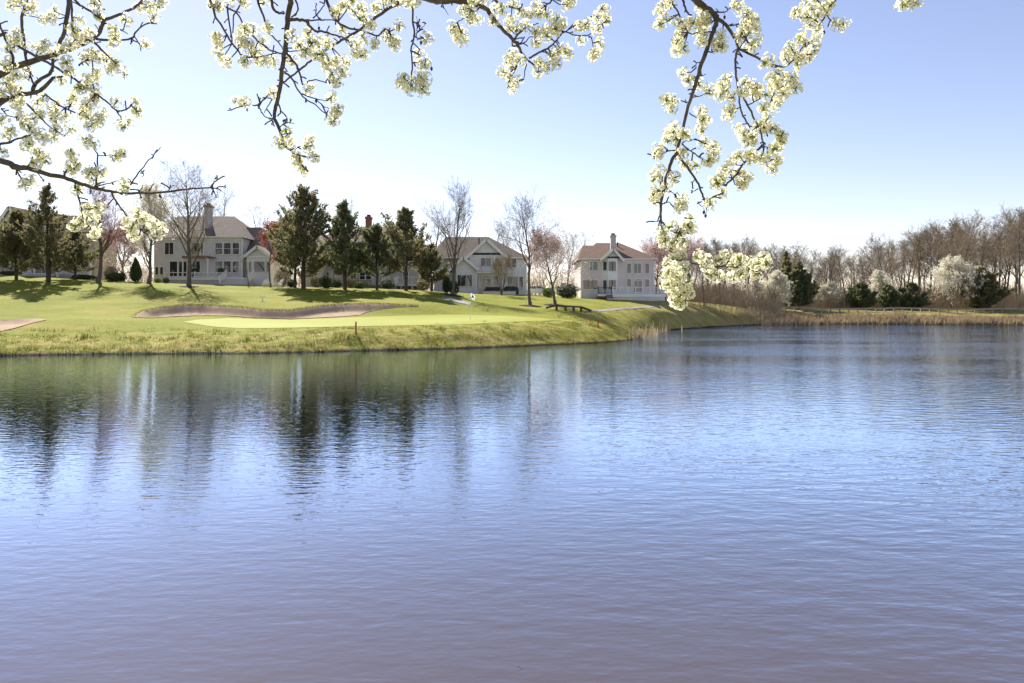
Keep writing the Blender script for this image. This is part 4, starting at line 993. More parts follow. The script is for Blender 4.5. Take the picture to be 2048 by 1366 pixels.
# parked car beyond the lawn
cl = gz(Vector((X(1072,104), 104, 0))); o = empty('parked_car', cl, 'pale parked car between the white gabled house and the pinkish house', 'car')
prof = [(-2.2,.35),(-2.25,.75),(-1.9,.95),(-1.3,1.0),(-.7,1.42),(.7,1.45),(1.45,1.0),(2.1,.92),(2.25,.7),(2.2,.35)]
mb = MB(); mb.face([(a,-.85,b) for a,b in prof]); mb.face([(a,.85,b) for a,b in prof][::-1])
for (a,b),(c,d) in zip(prof, prof[1:]+prof[:1]): mb.face([(a,-.85,b),(a,.85,b),(c,.85,d),(c,-.85,d)])
mb.build('body', mat('car_paint', (.62,.63,.65), rough=.25, spec=.6), o)
for a in ([(-1.2,1.02),(-.66,1.37),(-.02,1.38),(-.02,1.02)], [(.06,1.02),(.06,1.38),(.66,1.39),(1.3,1.02)]):
    mb = MB(); mb.face([(p_,-.86,q_) for p_,q_ in a]); mb.build('side_window', M['glass'], o)
for sx in (-1.4,1.4):
    for sy in (-.8,.8):
        mb = MB(); mb.tube([(sx,sy-.1,.32),(sx,sy+.1,.32)], [.32,.32], 14); mb.face([(sx+.32*math.cos(t*.449),sy-.1,.32+.32*math.sin(t*.449)) for t in range(14)]); w_ = mb.build('wheel', M['dark_metal'], o)
        mb = MB(); mb.tube([(sx,sy-.11,.32),(sx,sy-.105,.32)], [.19,.19], 10); mb.build('rim', M['stucco'], w_)

# pinkish house with the long white deck
h = House('house', 1080, 380, 870, 1140, 100, 'pinkish two-storey house with reddish hip roof, chimney and long white deck')
x0, x1 = h.x(432), h.x(1195); ez = h.z(722)
h.block(432, 1195, 722, 0, 11, S_PINK)
h.hip(x0, x1, 0, 11, ez, h.z(556, 5.5), h.x(590, 5.5), h.x(835, 5.5), R_RED, over=.5)
h.hip(x0, h.x(640), -.02, 11, ez, h.z(583, 4.5), h.x(450,4.5), h.x(600,4.5), R_RED, 'left_roof', over=.52, ry=4.5)
h.trim(x0-.02, x1+.02, -.06, .05, ez-.45, ez-.2)
for zx in (432, 1195): h.trim(h.x(zx)-.09, h.x(zx)+.09, -.07, .03, -1, ez-.45, 'corner_board')
bx0, bx1 = h.x(648), h.x(818)
mb = MB(); mb.face([(bx0,0,-1),(h.x(708),-.8,-1),(h.x(708),-.8,ez),(bx0,0,ez)]); mb.face([(h.x(708),-.8,-1),(h.x(805),-.8,-1),(h.x(805),-.8,ez),(h.x(708),-.8,ez)]); mb.face([(h.x(805),-.8,-1),(bx1,0,-1),(bx1,0,ez),(h.x(805),-.8,ez)]); mb.build('bay_wall', M['white'], h.root)
h.gable(h.x(650), h.x(842), -.8, 4, ez, h.z(630), R_TAN, S_GREY, xa=h.x(762), name='bay_gable_roof')
h.trim(h.x(700), h.x(830), -.86, -.78, ez, ez+.25, 'frieze_board', 'dark_metal')
for zy in ((752,850),(947,1042)):
    for a, b in ((719,755),(761,796)): h.win(a, zy[0], b, zy[1], -.8)
    # angled bay pane
    a0 = Vector((h.x(660), -.2, 0)); b0 = Vector((h.x(699), -.72, 0)); dirn = (b0-a0).normalized(); nrm = Vector((dirn.y, -dirn.x, 0))
    zt_, zb_ = h.z(zy[0]), h.z(zy[1])
    mb = MB(); A=a0+nrm*.05; B=b0+nrm*.05
    mb.face([(A.x,A.y,zb_),(B.x,B.y,zb_),(B.x,B.y,zt_),(A.x,A.y,zt_)]); o = mb.build('window', M['glass'], h.root)
    fr = MB()
    for P_, Q_ in (((A.x,A.y,zb_),(B.x,B.y,zb_)),((A.x,A.y,zt_),(B.x,B.y,zt_)),((A.x,A.y,zb_),(A.x,A.y,zt_)),((B.x,B.y,zb_),(B.x,B.y,zt_))): fr.bar(P_, Q_, .09, .09)
    fr.build('frame', M['white'], o)
for a, b in ((520,546),(556,605)): h.win(a, 747, b, 846)
for a, b in ((453,500),(507,550),(557,605)): h.win(a, 947, b, 1042)
h.win(913, 773, 956, 875); h.win(987, 773, 1060, 875, 0, 1); h.win(1105, 773, 1145, 875)
h.win(913, 936, 955, 1018); h.win(1103, 938, 1145, 1018)
h.win(988, 957, 1069, 1075, 0, 1, 1, 'sliding_door'); h.win(1000, 939, 1069, 950, 0, 0, 1, 'transom_window')
h.chimney(745, 798, 492, 640, 2.2, M['stucco'], 'stucco', 452)
mb = MB(); xx = h.x(815,4); mb.lathe([(.1, h.z(620,4)), (.1, h.z(548,4)), (0, h.z(548,4))], 8, (xx, 4, 0)); mb.build('vent_pipe', M['dark_metal'], h.root)
dz = h.z(1092, -3.5); dx0, dx1 = h.x(765,-3.5), h.x(1322,-3.5)
mb = MB(); mb.box(dx0, dx1, -3.5, 0, dz-.42, dz); mb.box(h.x(610,-2), dx0, -2.4, 0, dz-.3, dz-.02); dk = mb.build('deck', M['white'], h.root)
mb = MB(); mb.box(dx0+.1, dx1-.1, -3.4, -.02, -1.4, dz-.42); mb.build('deck_skirt', S_GREY, dk)
h.rail([(dx0, -3.4, dz), (dx1, -3.4, dz), (dx1, -.1, dz)], .95, post_every=1.12)
h.rail([(h.x(610,-2), -2.3, dz), (dx0, -2.3, dz)], .95, post_every=1.12, m='dark_metal')
mb = MB(); mb.box(h.x(455), h.x(600), -.12, -.02, -.3, h.z(1062)); mb.build('lattice_panel', S_GREY, h.root)
h.steps(h.x(700,-3), h.x(764,-3), -2.45, dz-.02, 5, dz/5.4, .3, 'dark_wood')

# white garden chairs and potted shrubs by the grey-blue house
def adirondack(px, D, rz, label):
    o = empty('garden_chair', gpt(px, D), label, 'chair', 'white garden chairs by the grey-blue house', rz)
    def pt(nm, f_):
        mb = MB(); f_(mb); mb.build(nm, M['white'], o)
    pt('seat', lambda m: [m.bar((-.28+.14*i,-.3,.36),(-.28+.14*i,.25,.26),.12,.03) for i in range(5)])
    pt('backrest', lambda m: [m.bar((-.26+.13*i,.22,.26),(-.3+.15*i,.55,1.0-.05*abs(i-2)),.11,.03) for i in range(5)])
    for sx in (-1,1):
        pt('armrest', lambda m: m.bar((sx*.38,-.36,.56),(sx*.38,.4,.56),.14,.03))
        pt('leg', lambda m: m.bar((sx*.36,-.3,0),(sx*.36,-.3,.55),.05,.1)); pt('leg', lambda m: m.bar((sx*.34,.3,0),(sx*.34,.3,.55),.05,.1))
adirondack(533, 79.5, .2, 'white slatted garden chair nearest the house bay'); adirondack(556, 79, -.7, 'white slatted garden chair by the red-budded maple')
H1 = Vector((X(300+560/5.253, 88), 88, 0))
for px, label in ((388,'ball-shaped potted shrub on the left of the white deck'), (442,'ball-shaped potted shrub beside the deck stairs')):
    D = 86.2; z_ = Zp(555.3, 85); o = empty('potted_topiary', Vector((X(px,D), D, z_)), label, 'potted plant')
    mb = MB(); mb.lathe([(.2,0),(.28,.42),(.3,.45),(.25,.45),(.24,.4),(0,.4)], 12); mb.build('pot', M['dark_wood'], o, True)
    mb = MB(); mb.tube([(0,0,.4),(0,0,.7)], [.03,.03], 5); mb.build('stem', M['bark_dark'], o)
    fo, st = leafy(int(px), .42, .75, 700, .05, .08); b = fo.build('foliage', M['shrub'], o); b.location = (0,0,.55)
# ------------------------------------------------------------------ the pear tree whose blossoming branches hang into view
M['pear_bark'] = mat('pear_bark', (.17,.135,.11), (.085,.066,.055), scale=22, rough=.85, bump=.6, bscale=60)
M['pear_twig'] = mat('pear_twig', (.10,.075,.062), (.06,.045,.04), scale=30, rough=.8)
M['petal'] = mat('white_petal', (.90,.88,.80), rough=.6, spec=.2, trans=.62, tcol=(.97,.92,.63))
M['pedicel'] = mat('green_pedicel', (.30,.34,.06), (.22,.25,.05), scale=30, rough=.6, trans=.4)
M['young_leaf'] = mat('young_leaf', (.32,.34,.05), (.22,.28,.04), scale=20, rough=.5, trans=.55)
M['anther'] = mat('dark_anther', (.10,.035,.04), rough=.7)
Z1 = lambda a, b: (a/2.7326, b/2.7326)
Z2 = lambda a, b: (400 + a/3.794, b/3.794)
Z3 = lambda a, b: (780 + a/4.452, b/4.452)
Z4 = lambda a, b: (1260 + a/4.139, b/4.139)
Z5 = lambda a, b: (1260 + a/4.017, 280 + b/4.017)
# (crop, thickness in photo px at start and end, metres away, points); 'T' starts at the limb above the frame, 'L' at the limb left of it
BR = [
 (Z1,12,2.2,2.35,'L',[(0,880),(70,910),(150,920),(250,950),(350,970),(430,1000),(510,1025),(600,1045),(700,1055),(830,1055),(960,1040),(1080,1030),(1180,1025),(1235,1012)]),
 (Z1,3.4,1.8,2.35,'',[(1150,1022),(1172,995),(1190,978),(1185,955)]),
 (Z1,4.5,1.6,2.35,'',[(610,1048),(650,1120),(700,1190),(760,1240),(800,1280),(860,1285)]),
 (Z1,4.5,1.6,2.35,'',[(428,1005),(430,1080),(445,1140),(450,1180),(480,1230)]),
 (Z1,4,1.8,2.35,'',[(530,1028),(530,930),(535,850),(510,810),(485,790)]),(Z1,2.5,1.5,2.35,'',[(535,850),(570,855),(605,845)]),
 (Z1,4,1.8,2.35,'',[(150,920),(180,860),(190,800)]),(Z1,3.6,1.6,2.38,'',[(690,1045),(720,1000),(770,930),(830,860),(880,805)]),
 (Z1,2.4,1.4,2.38,'',[(770,930),(785,950),(775,968)]),(Z1,2.2,1.4,2.38,'',[(830,865),(838,850),(826,842)]),
 (Z1,3.6,1.8,2.35,'',[(350,968),(370,920),(420,910)]),(Z1,3.6,1.8,2.35,'',[(85,915),(120,980),(150,1010)]),(Z1,3,1.6,2.35,'',[(510,1025),(600,1000),(650,990)]),
 (Z1,2.4,1.4,2.35,'',[(765,1055),(772,1030),(782,1008)]),(Z1,2.4,1.4,2.35,'',[(815,1055),(818,1030)]),(Z1,2.4,1.4,2.35,'',[(920,1043),(935,1025),(952,1015)]),
 (Z1,2.4,1.4,2.35,'',[(1150,1025),(1170,1050),(1187,1082)]),(Z1,2.4,1.4,2.35,'',[(200,935),(225,970),(248,988)]),(Z1,2.2,1.4,2.35,'',[(870,1053),(872,1078)]),(Z1,2.2,1.4,2.35,'',[(770,1057),(766,1090)]),
 (Z1,6.5,2.6,2.5,'L',[(0,190),(60,225),(150,280),(220,320),(300,365),(370,410),(450,460),(520,510),(590,560),(640,605),(690,600),(720,570)]),(Z1,3,1.8,2.5,'',[(638,605),(660,650),(690,670)]),
 (Z1,14,4,2.7,'L',[(0,410),(60,370),(130,350),(250,310),(330,285),(400,262),(470,230),(530,195),(555,150),(575,110),(640,85),(700,60),(760,20),(800,-12)]),
 (Z1,6,5,2.7,'T',[(560,140),(555,110),(545,50),(530,-10)][::-1]),
 (Z1,5.5,2,2.65,'',[(530,215),(620,220),(720,210),(740,180),(800,130),(860,130)]),(Z1,3,1.8,2.65,'',[(720,215),(760,240),(770,275)]),
 (Z1,5,2,2.65,'',[(510,225),(570,285),(620,335),(690,395)]),(Z1,5,4,2.6,'T',[(575,115),(520,80),(460,40),(400,-10)][::-1]),(Z1,3.5,1.8,2.6,'',[(570,125),(640,155),(700,185)]),
 (Z1,8,7,2.75,'T',[(320,250),(350,180),(365,100),(378,-10)][::-1]),(Z1,4.5,3.5,2.6,'T',[(405,200),(395,120),(390,30),(388,-10)][::-1]),
 (Z1,13,5,2.85,'L',[(0,555),(60,540),(110,520),(190,505),(230,490),(290,430),(340,415)]),(Z1,8,5,2.85,'',[(180,500),(195,455),(270,405),(290,360),(285,310)]),(Z1,5,3,2.8,'',[(190,470),(170,425),(165,390)]),
 (Z1,4.5,2,2.6,'',[(120,545),(200,620),(270,690),(350,745)]),(Z1,5,2.4,2.55,'L',[(0,785),(80,765),(160,740),(200,715)]),
 (Z1,6,5,2.7,'T',[(145,335),(130,220),(120,120),(135,30),(140,-10)][::-1]),(Z1,5,4,2.6,'',[(75,350),(60,280),(20,190),(-5,120)]),
 (Z1,4.5,2,2.6,'',[(245,515),(330,575),(430,625),(490,650),(500,690)]),(Z1,3.6,2,2.7,'',[(430,360),(460,335),(520,325),(580,330)]),(Z1,3,2,2.55,'',[(10,590),(40,630),(90,640)]),
 (Z2,11,4,2.4,'T',[(682,-10),(670,100),(655,250),(645,390),(625,500),(615,620),(595,740),(570,830),(565,900),(600,970),(625,1050),(650,1110),(700,1150),(740,1210),(780,1260),(820,1300)]),
 (Z2,4,2.5,2.4,'',[(592,760),(605,820),(612,862)]),
 (Z2,7.5,2.2,2.45,'',[(680,150),(740,148),(800,155),(830,200),(880,235),(960,245),(1040,270),(1110,300),(1160,350),(1200,390)]),(Z2,3.6,2,2.45,'',[(800,155),(900,155),(990,150),(1050,160)]),
 (Z2,6.5,2.0,2.55,'T',[(1540,-15),(1440,60),(1310,150),(1200,235),(1100,290),(1000,350),(900,420),(820,480),(740,545),(660,600),(590,650),(530,710),(480,760),(430,800),(350,800),(270,825),(215,840)]),
 (Z2,6,2.4,2.5,'T',[(955,-10),(1000,110),(1060,180),(1150,220),(1250,240),(1350,270),(1400,220),(1440,240)]),(Z2,5,2.2,2.5,'T',[(435,-10),(480,120),(520,230),(590,320),(640,380)]),
 (Z2,5,2.4,2.5,'T',[(70,-10),(120,130),(190,240),(260,350),(330,420),(420,435),(500,420),(600,400)]),(Z2,5.5,2.6,2.6,'T',[(110,-10),(180,45),(290,110),(340,230)]),(Z2,3.6,2.6,2.6,'',[(205,70),(230,220),(245,330)]),(Z2,4,2.4,2.6,'T',[(300,-10),(260,120),(250,250)]),
 (Z2,4,3,2.45,'',[(400,270),(500,360),(580,405),(635,410)]),(Z2,5.5,1.8,2.4,'',[(650,395),(720,480),(760,560),(780,640),(830,615),(900,610),(990,640)]),(Z2,4.5,1.8,2.4,'',[(640,545),(700,600),(740,680),(800,750),(880,800),(960,870),(1000,890)]),(Z2,3,1.6,2.4,'',[(770,710),(880,750),(960,765)]),(Z2,2.6,1.6,2.4,'',[(880,755),(930,800),(975,825)]),
 (Z2,3,2,2.5,'',[(440,800),(470,850),(500,890),(545,900),(545,945)]),(Z2,2.5,1.6,2.5,'',[(555,735),(520,800),(490,850)]),(Z2,2.6,1.4,2.4,'',[(605,965),(660,930),(720,940)]),(Z2,2.4,1.4,2.4,'',[(625,950),(645,915),(662,885)]),(Z2,2.4,1.4,2.4,'',[(680,935),(700,905)]),
 (Z2,2.8,1.6,2.4,'',[(700,1150),(740,1120),(790,1100)]),(Z2,2.4,1.6,2.4,'',[(735,1170),(790,1190),(840,1195)]),(Z2,2.5,1.6,2.5,'',[(430,800),(455,770),(445,735)]),(Z2,2.5,1.5,2.4,'',[(640,395),(740,385),(830,355)]),
 (Z2,6,4,2.5,'T',[(540,-10),(560,70),(600,100),(640,100)]),(Z2,4,2.4,2.45,'T',[(715,-10),(745,60),(730,110),(700,125)]),(Z2,3,1.8,2.5,'',[(900,150),(880,90),(885,20)]),(Z2,3,1.8,2.5,'',[(860,140),(920,70),(950,20)]),
 (Z2,4.6,3,2.3,'T',[(1592,-10),(1615,130),(1620,260),(1605,380),(1610,500),(1605,600),(1590,640)]),(Z2,2.6,1.5,2.3,'',[(1620,270),(1660,295),(1700,290)]),(Z2,2.6,1.5,2.3,'',[(1640,290),(1650,225),(1640,180)]),(Z2,2.8,1.5,2.3,'',[(1610,480),(1680,470),(1730,435)]),(Z2,2,1,2.3,'',[(1655,235),(1690,205),(1718,178)]),
 (Z3,15,3.2,2.6,'T',[(240,-70),(310,-20),(420,8),(560,5),(650,15),(760,40),(850,75),(910,150),(970,230),(1040,300),(1100,360),(1140,410),(1180,480),(1230,540),(1290,580),(1370,600)]),
 (Z3,6,3,2.7,'T',[(930,-12),(1000,40),(1080,65),(1150,80),(1180,40)]),(Z3,3.6,1.8,2.6,'',[(790,75),(720,130),(650,170),(600,200)]),(Z3,2,1,2.6,'',[(460,30),(490,80),(520,130)]),
 (Z3,4,2,2.6,'',[(1110,345),(1180,270),(1250,230),(1320,210)]),(Z3,3,1.6,2.6,'',[(1140,400),(1200,380),(1240,330),(1300,330)]),
 (Z3,4.5,1.8,2.55,'',[(1240,520),(1320,470),(1420,420),(1470,370),(1540,300),(1620,240),(1720,190),(1840,120),(1920,30)]),(Z3,3.6,1.8,2.6,'',[(1460,260),(1540,275),(1660,315),(1770,310),(1830,240),(1900,200)]),(Z3,2.8,1.8,2.6,'',[(1770,320),(1800,360),(1810,450)]),
 (Z3,3,1.6,2.6,'',[(1215,565),(1200,640),(1185,720)]),(Z3,3,1.6,2.6,'',[(1130,590),(1100,660),(1040,790)]),(Z3,3,2,2.6,'',[(1130,405),(1065,435),(1080,490),(1130,590)]),(Z3,4,3,2.6,'T',[(1420,-20),(1390,50)]),
 (Z4,16,11,2.45,'T',[(520,-25),(600,50),(700,120),(715,150)]),
 (Z4,11,5.5,2.4,'',[(712,140),(720,170),(690,260),(640,400),(580,570),(530,740),(480,880),(440,1060),(385,1262)]),
 (Z5,7.5,3.4,2.35,'',[(382,98),(340,160),(300,270),(265,430),(245,560),(250,660),(270,740),(290,810),(320,880),(380,960)]),
 (Z5,4.6,1.8,2.3,'',[(380,958),(450,975),(540,1000),(640,1020),(760,1015),(850,1025),(960,1040),(1050,1060)]),(Z5,3.4,1.8,2.3,'',[(378,958),(395,1040),(400,1150),(420,1240)]),(Z5,4,2,2.32,'',[(258,660),(300,705),(340,740),(400,750),(460,720)]),
 (Z5,2.4,1.4,2.3,'',[(660,1020),(690,990),(712,975)]),(Z5,2.4,1.4,2.3,'',[(690,1090),(705,1055),(712,1020)]),(Z5,2.6,1.5,2.3,'',[(1040,1055),(1065,1000),(1080,970)]),
 (Z5,5.5,3.2,2.4,'',[(382,105),(430,180),(520,300),(570,410),(610,478),(680,450),(740,430)]),(Z5,3,1.4,2.4,'',[(605,480),(600,520),(570,530),(540,495)]),(Z5,1.6,.9,2.4,'',[(608,520),(612,570),(607,605)]),
 (Z5,2.4,1.4,2.4,'',[(520,320),(490,340)]),(Z5,2.4,1.4,2.4,'',[(545,395),(515,410),(490,402)]),(Z5,2.6,1.4,2.35,'',[(430,40),(500,95),(570,150),(640,190)]),(Z5,2.4,1.4,2.35,'',[(365,85),(300,95),(190,155)]),(Z5,2.4,1.4,2.35,'',[(290,235),(250,290),(200,300)]),(Z5,2.4,1.4,2.35,'',[(310,300),(350,322),(390,328)]),(Z5,2.4,1.4,2.35,'',[(255,410),(210,385),(165,380)]),(Z5,2.4,1.4,2.35,'',[(265,510),(300,500),(325,512)]),(Z5,2.2,1.3,2.35,'',[(270,420),(330,420),(362,435)]),(Z5,2.2,1.3,2.35,'',[(245,645),(220,655),(200,652)]),
 (Z4,8.5,5,2.45,'',[(715,150),(760,180),(820,240),(870,330),(895,405)]),
 (Z4,5.5,3,2.45,'',[(895,400),(880,440),(870,560),(880,660),(900,740),(905,850),(935,960),(985,1050),(985,1150)]),(Z4,4.5,3,2.42,'',[(890,720),(920,780),(970,870),(1030,990),(1080,1090),(1105,1200),(1100,1280),(1130,1350)]),
 (Z4,5,4,2.4,'',[(1105,1195),(1035,1260),(930,1370),(880,1440),(790,1540)]),
 (Z4,5.5,2.4,2.5,'',[(895,400),(920,415),(1050,480),(1150,520),(1270,555),(1350,500),(1410,455),(1510,455)]),(Z4,3,1.8,2.5,'',[(1395,470),(1420,400),(1480,370)]),(Z4,3.4,2,2.48,'',[(1240,548),(1200,610),(1180,640)]),(Z4,3.2,2,2.48,'',[(1390,690),(1300,700),(1200,760),(1150,880),(1110,960)]),
 (Z4,5.5,3,2.5,'T',[(1685,-15),(1660,40),(1620,120),(1540,260)]),(Z4,3,1.8,2.5,'',[(1625,120),(1670,180),(1700,190)]),(Z4,3,1.8,2.5,'',[(1560,180),(1480,150),(1400,140)]),
 (Z4,4,2.4,2.5,'T',[(2330,-40),(2310,-5),(2300,30)]),
 (Z4,3.6,2,2.45,'',[(705,98),(780,100),(840,60)]),(Z4,5,3,2.5,'T',[(435,-10),(460,80),(500,130)]),(Z4,4,2.4,2.5,'T',[(330,-15),(390,90),(440,200),(480,270)]),(Z4,3,1.8,2.45,'',[(830,215),(870,205),(940,180)]),(Z4,3,1.8,2.45,'',[(905,400),(950,340),(990,250)]),
 (Z4,2.8,1.6,2.4,'',[(650,430),(690,430),(722,425)]),(Z4,2.4,1.4,2.4,'',[(580,520),(550,525),(548,560)]),(Z4,2.4,1.4,2.4,'',[(565,625),(600,625),(625,615)]),(Z4,2.8,1.6,2.4,'',[(535,790),(570,800),(630,770)]),(Z4,2.8,1.6,2.4,'',[(478,845),(410,835),(350,850)]),(Z4,2.6,1.5,2.4,'',[(495,935),(560,985),(590,1040)]),(Z4,2.6,1.5,2.4,'',[(440,1070),(390,1100),(340,1150)]),(Z4,2.4,1.4,2.4,'',[(430,1180),(480,1170),(540,1150)]),(Z4,2.8,1.6,2.4,'',[(435,1190),(480,1245),(560,1290),(640,1330)]),(Z4,2.6,1.5,2.4,'',[(370,1245),(300,1255),(195,1320)]),
 (Z4,2.8,1.6,2.42,'',[(910,890),(850,915),(800,960)]),(Z4,2.8,1.6,2.42,'',[(965,870),(1040,840),(1090,800)]),(Z4,2.6,1.5,2.42,'',[(1090,1110),(1160,1060),(1200,1040)]),(Z4,2.6,1.5,2.42,'',[(1105,1215),(1170,1220),(1230,1190)]),(Z4,3,2,2.45,'',[(870,900),(830,790),(800,740)]),
]
CL = [(Z1,[(80,20,50),(170,40,40),(235,100,35),(290,80,40),(100,175,25),(75,210,25),(60,260,50),(230,250,50),(130,240,30),(440,105,30),(410,170,45),(480,190,40),(540,80,35),(520,20,30),(620,185,55),(690,110,35),(790,40,60),(840,100,35),(880,10,40),(800,235,35),(620,240,30),(400,235,50),(310,280,50),(370,360,55),(480,300,50),(560,310,60),(620,360,40),(670,395,35),(520,410,40),(40,350,50),(140,400,40),(80,420,40),(60,470,70),(40,500,50),(100,560,40),(340,440,30),(470,450,40),(520,500,55),(440,490,30),(400,545,40),(490,560,50),(550,630,40),(510,680,50),(460,620,40),(220,560,50),(300,590,40),(200,635,50),(330,645,60),(110,635,30),(15,660,35),(40,730,50),(150,690,45),(230,750,45),(150,780,40),(390,710,35),(300,730,40),(230,850,45),(195,890,25),(10,830,20),(640,555,30),(740,560,35),(750,610,35),(680,675,50),(485,775,45),(655,845,50),(390,870,55),(400,920,40),(500,960,55),(545,940,30),(680,1015,40),(425,1040,35),(150,1000,50),(480,1140,35),(540,1135,20),(430,1225,50),(500,1190,45),(520,1275,30),(770,1180,45),(710,1230,45),(820,1215,45),(870,1265,40),(730,1290,35)]),
 (Z2,[(120,40,60),(230,20,50),(340,20,30),(490,10,30),(130,310,65),(150,420,75),(200,470,50),(310,270,55),(370,220,60),(340,330,60),(400,380,60),(340,470,45),(440,460,50),(500,470,45),(560,470,40),(480,320,40),(520,210,45),(700,270,40),(760,340,50),(820,250,50),(700,450,40),(800,400,50),(880,330,60),(950,310,60),(900,420,60),(1000,480,70),(1070,460,60),(1090,540,45),(1000,550,50),(1030,620,30),(960,500,50),(1080,230,40),(1120,30,70),(1030,80,40),(1200,80,70),(1260,150,60),(1300,200,40),(1360,30,80),(1470,10,60),(1600,10,60),(1180,330,40),(1240,290,50),(1210,410,60),(1320,340,40),(1420,270,50),(1470,310,50),(1510,200,40),(1480,350,30),(1730,290,50),(1660,420,50),(1700,490,45),(1540,620,55),(1600,670,50),(1680,600,60),(1690,680,40),(310,760,60),(560,710,25),(830,680,50),(1000,740,50),(1030,850,55),(1000,910,50),(600,1090,40),(660,1020,40),(680,1080,30),(820,1090,55),(860,1190,25),(740,1230,45),(780,1290,45),(730,1190,30)]),
 (Z3,[(780,20,70),(690,80,70),(720,170,60),(780,170,40),(550,230,60),(620,310,65),(660,360,40),(570,280,50),(960,80,70),(1100,30,50),(920,190,40),(1060,180,60),(1100,250,70),(1180,120,70),(1280,90,80),(1370,120,70),(1200,220,60),(1320,280,70),(1420,230,60),(1400,320,50),(1300,380,60),(1480,170,60),(1530,210,45),(1480,270,40),(1580,40,60),(1620,0,40),(1100,490,60),(1060,530,45),(1160,530,50),(1080,610,50),(1000,650,60),(1060,700,60),(1130,720,60),(1100,780,40),(1330,560,60),(1400,590,60),(1320,640,50),(1440,500,60),(1500,450,60),(1560,430,55),(1590,480,40),(1480,560,50),(1680,230,60),(1760,220,60),(1850,150,60),(1900,90,60),(1920,180,40),(1850,260,40),(1700,360,40),(1860,380,50),(1830,470,50),(1800,500,40)]),
 (Z4,[(270,60,75),(270,180,75),(330,30,50),(400,190,50),(430,260,50),(400,310,60),(390,390,60),(440,400,40),(520,190,65),(600,110,70),(620,180,60),(580,260,50),(600,320,60),(740,330,60),(710,380,50),(760,380,40),(890,40,70),(980,150,70),(1030,170,55),(960,230,60),(920,290,60),(1030,350,60),(990,390,40),(1040,240,40),(1370,110,55),(1480,60,80),(1560,30,70),(1640,60,60),(1480,170,70),(1540,130,60),(1740,200,65),(1550,280,60),(1420,330,70),(1520,390,60),(1350,430,70),(1290,450,60),(1400,500,60),(1480,470,50),(1150,490,50),(1110,520,30),(440,600,55),(480,670,50),(560,700,40),(650,740,55),(320,830,65),(350,890,40),(600,950,70),(620,1010,40),(580,1070,50),(340,1070,75),(320,1130,60),(400,1130,60),(460,1110,35),(230,1260,60),(650,1200,80),(700,1280,60),(650,1330,50),(430,1260,30),(780,680,75),(760,760,60),(830,800,40),(990,700,80),(940,760,50),(1040,760,60),(1120,790,45),(1180,680,70),(1250,620,80),(1330,660,60),(1370,730,35),(1200,730,60),(1280,760,60),(1220,840,60),(1100,890,30),(1130,950,45),(820,930,60),(900,1060,50),(950,1130,70),(1010,1160,60),(1060,1040,40),(1110,1040,60),(1180,1060,40),(1240,1190,60),(1260,1120,30),(1200,1230,40),(900,1290,50),(860,1320,50),(1000,1300,60),(1080,1310,50),(1150,1290,40),(1220,1330,40),(2255,15,60),(2320,35,55),(2370,5,50)]),
 (Z5,[(210,260,60),(200,300,50),(360,300,45),(290,380,40),(200,430,60),(210,480,40),(410,490,70),(400,540,45),(440,200,45),(520,210,40),(470,670,70),(500,700,50),(430,720,60),(340,700,40),(250,760,55),(380,800,60),(330,830,50),(270,820,50),(430,840,40),(400,930,40),(320,980,60),(320,1050,60),(370,1080,60),(420,1020,40),(320,1150,60),(370,1190,60),(440,1150,50),(470,1230,45),(400,1250,50),(360,1290,30),(400,1315,20),(590,950,65),(600,1000,40),(740,940,60),(850,980,60),(980,990,65),(1080,960,55),(680,1080,65),(860,1090,75),(900,1070,50),(1010,1070,50),(720,320,60),(760,250,60),(680,330,40),(920,320,60),(900,370,45),(740,430,40),(640,510,45),(1140,230,50),(880,270,50),(1790/4.6,1190,40)])]

tree_base = Vector((-2.75, .75, ground(-2.75, .75)))
tree = empty('blossoming_pear_tree', tree_base, 'pear tree hanging white blossom clusters on drooping branches across the top of the view', 'tree')
TB = tree_base
def pb(p): return Vector(p) - TB
mb = MB(); mb.tube([(0,0,-.2),(0,0,.1),(.02,.0,.7),(0,.05,1.5),(.08,.1,2.1)], [.23,.17,.145,.13,.115], 12)
mb.build('trunk', M['pear_bark'], tree, True)
def smooth_path(P, sub=4):
    out = []
    n = len(P)
    for i in range(n - 1):
        p0, p1, p2, p3 = P[max(0,i-1)], P[i], P[i+1], P[min(n-1,i+2)]
        for k in range(sub):
            t = k / sub
            out.append(.5 * ((2*p1) + (p2-p0)*t + (2*p0-5*p1+4*p2-p3)*t*t + (3*p1-p0-3*p2+p3)*t*t*t))
    out.append(P[-1]); return out
limbs = {'T': [Vector(p) for p in [(-2.67,.85,3.0),(-2.2,1.5,3.7),(-1.7,2.2,3.86),(-1.0,2.5,3.88),(-.2,2.6,3.93),(.5,2.55,3.87),(1.3,2.5,3.83)]],
         'L': [Vector(p) for p in [(-2.68,.83,2.85),(-2.6,1.5,3.1),(-2.5,2.2,3.2),(-2.45,2.7,3.15)]]}
for k, rr_ in (('T', [.085,.07,.055,.045,.036,.026,.007]), ('L', [.08,.065,.05,.03])):
    SPt = smooth_path(limbs[k], 5); n_ = len(SPt)
    limbs[k] = [p + Vector((mnoise.noise((i_*.31, 1, 0)), mnoise.noise((i_*.31, 7, 0)), mnoise.noise((i_*.37, 3, 0)))) * .07 for i_, p in enumerate(SPt)]
    rad_ = [float(np.interp(i_ / (n_-1) * (len(rr_)-1), range(len(rr_)), rr_)) * (1 + .12 * mnoise.noise((i_*.6, 9, 0))) for i_ in range(n_)]
    mb = MB(); mb.tube([pb(p) for p in limbs[k]], rad_, 9); mb.build('limb', M['pear_bark'], tree, True)
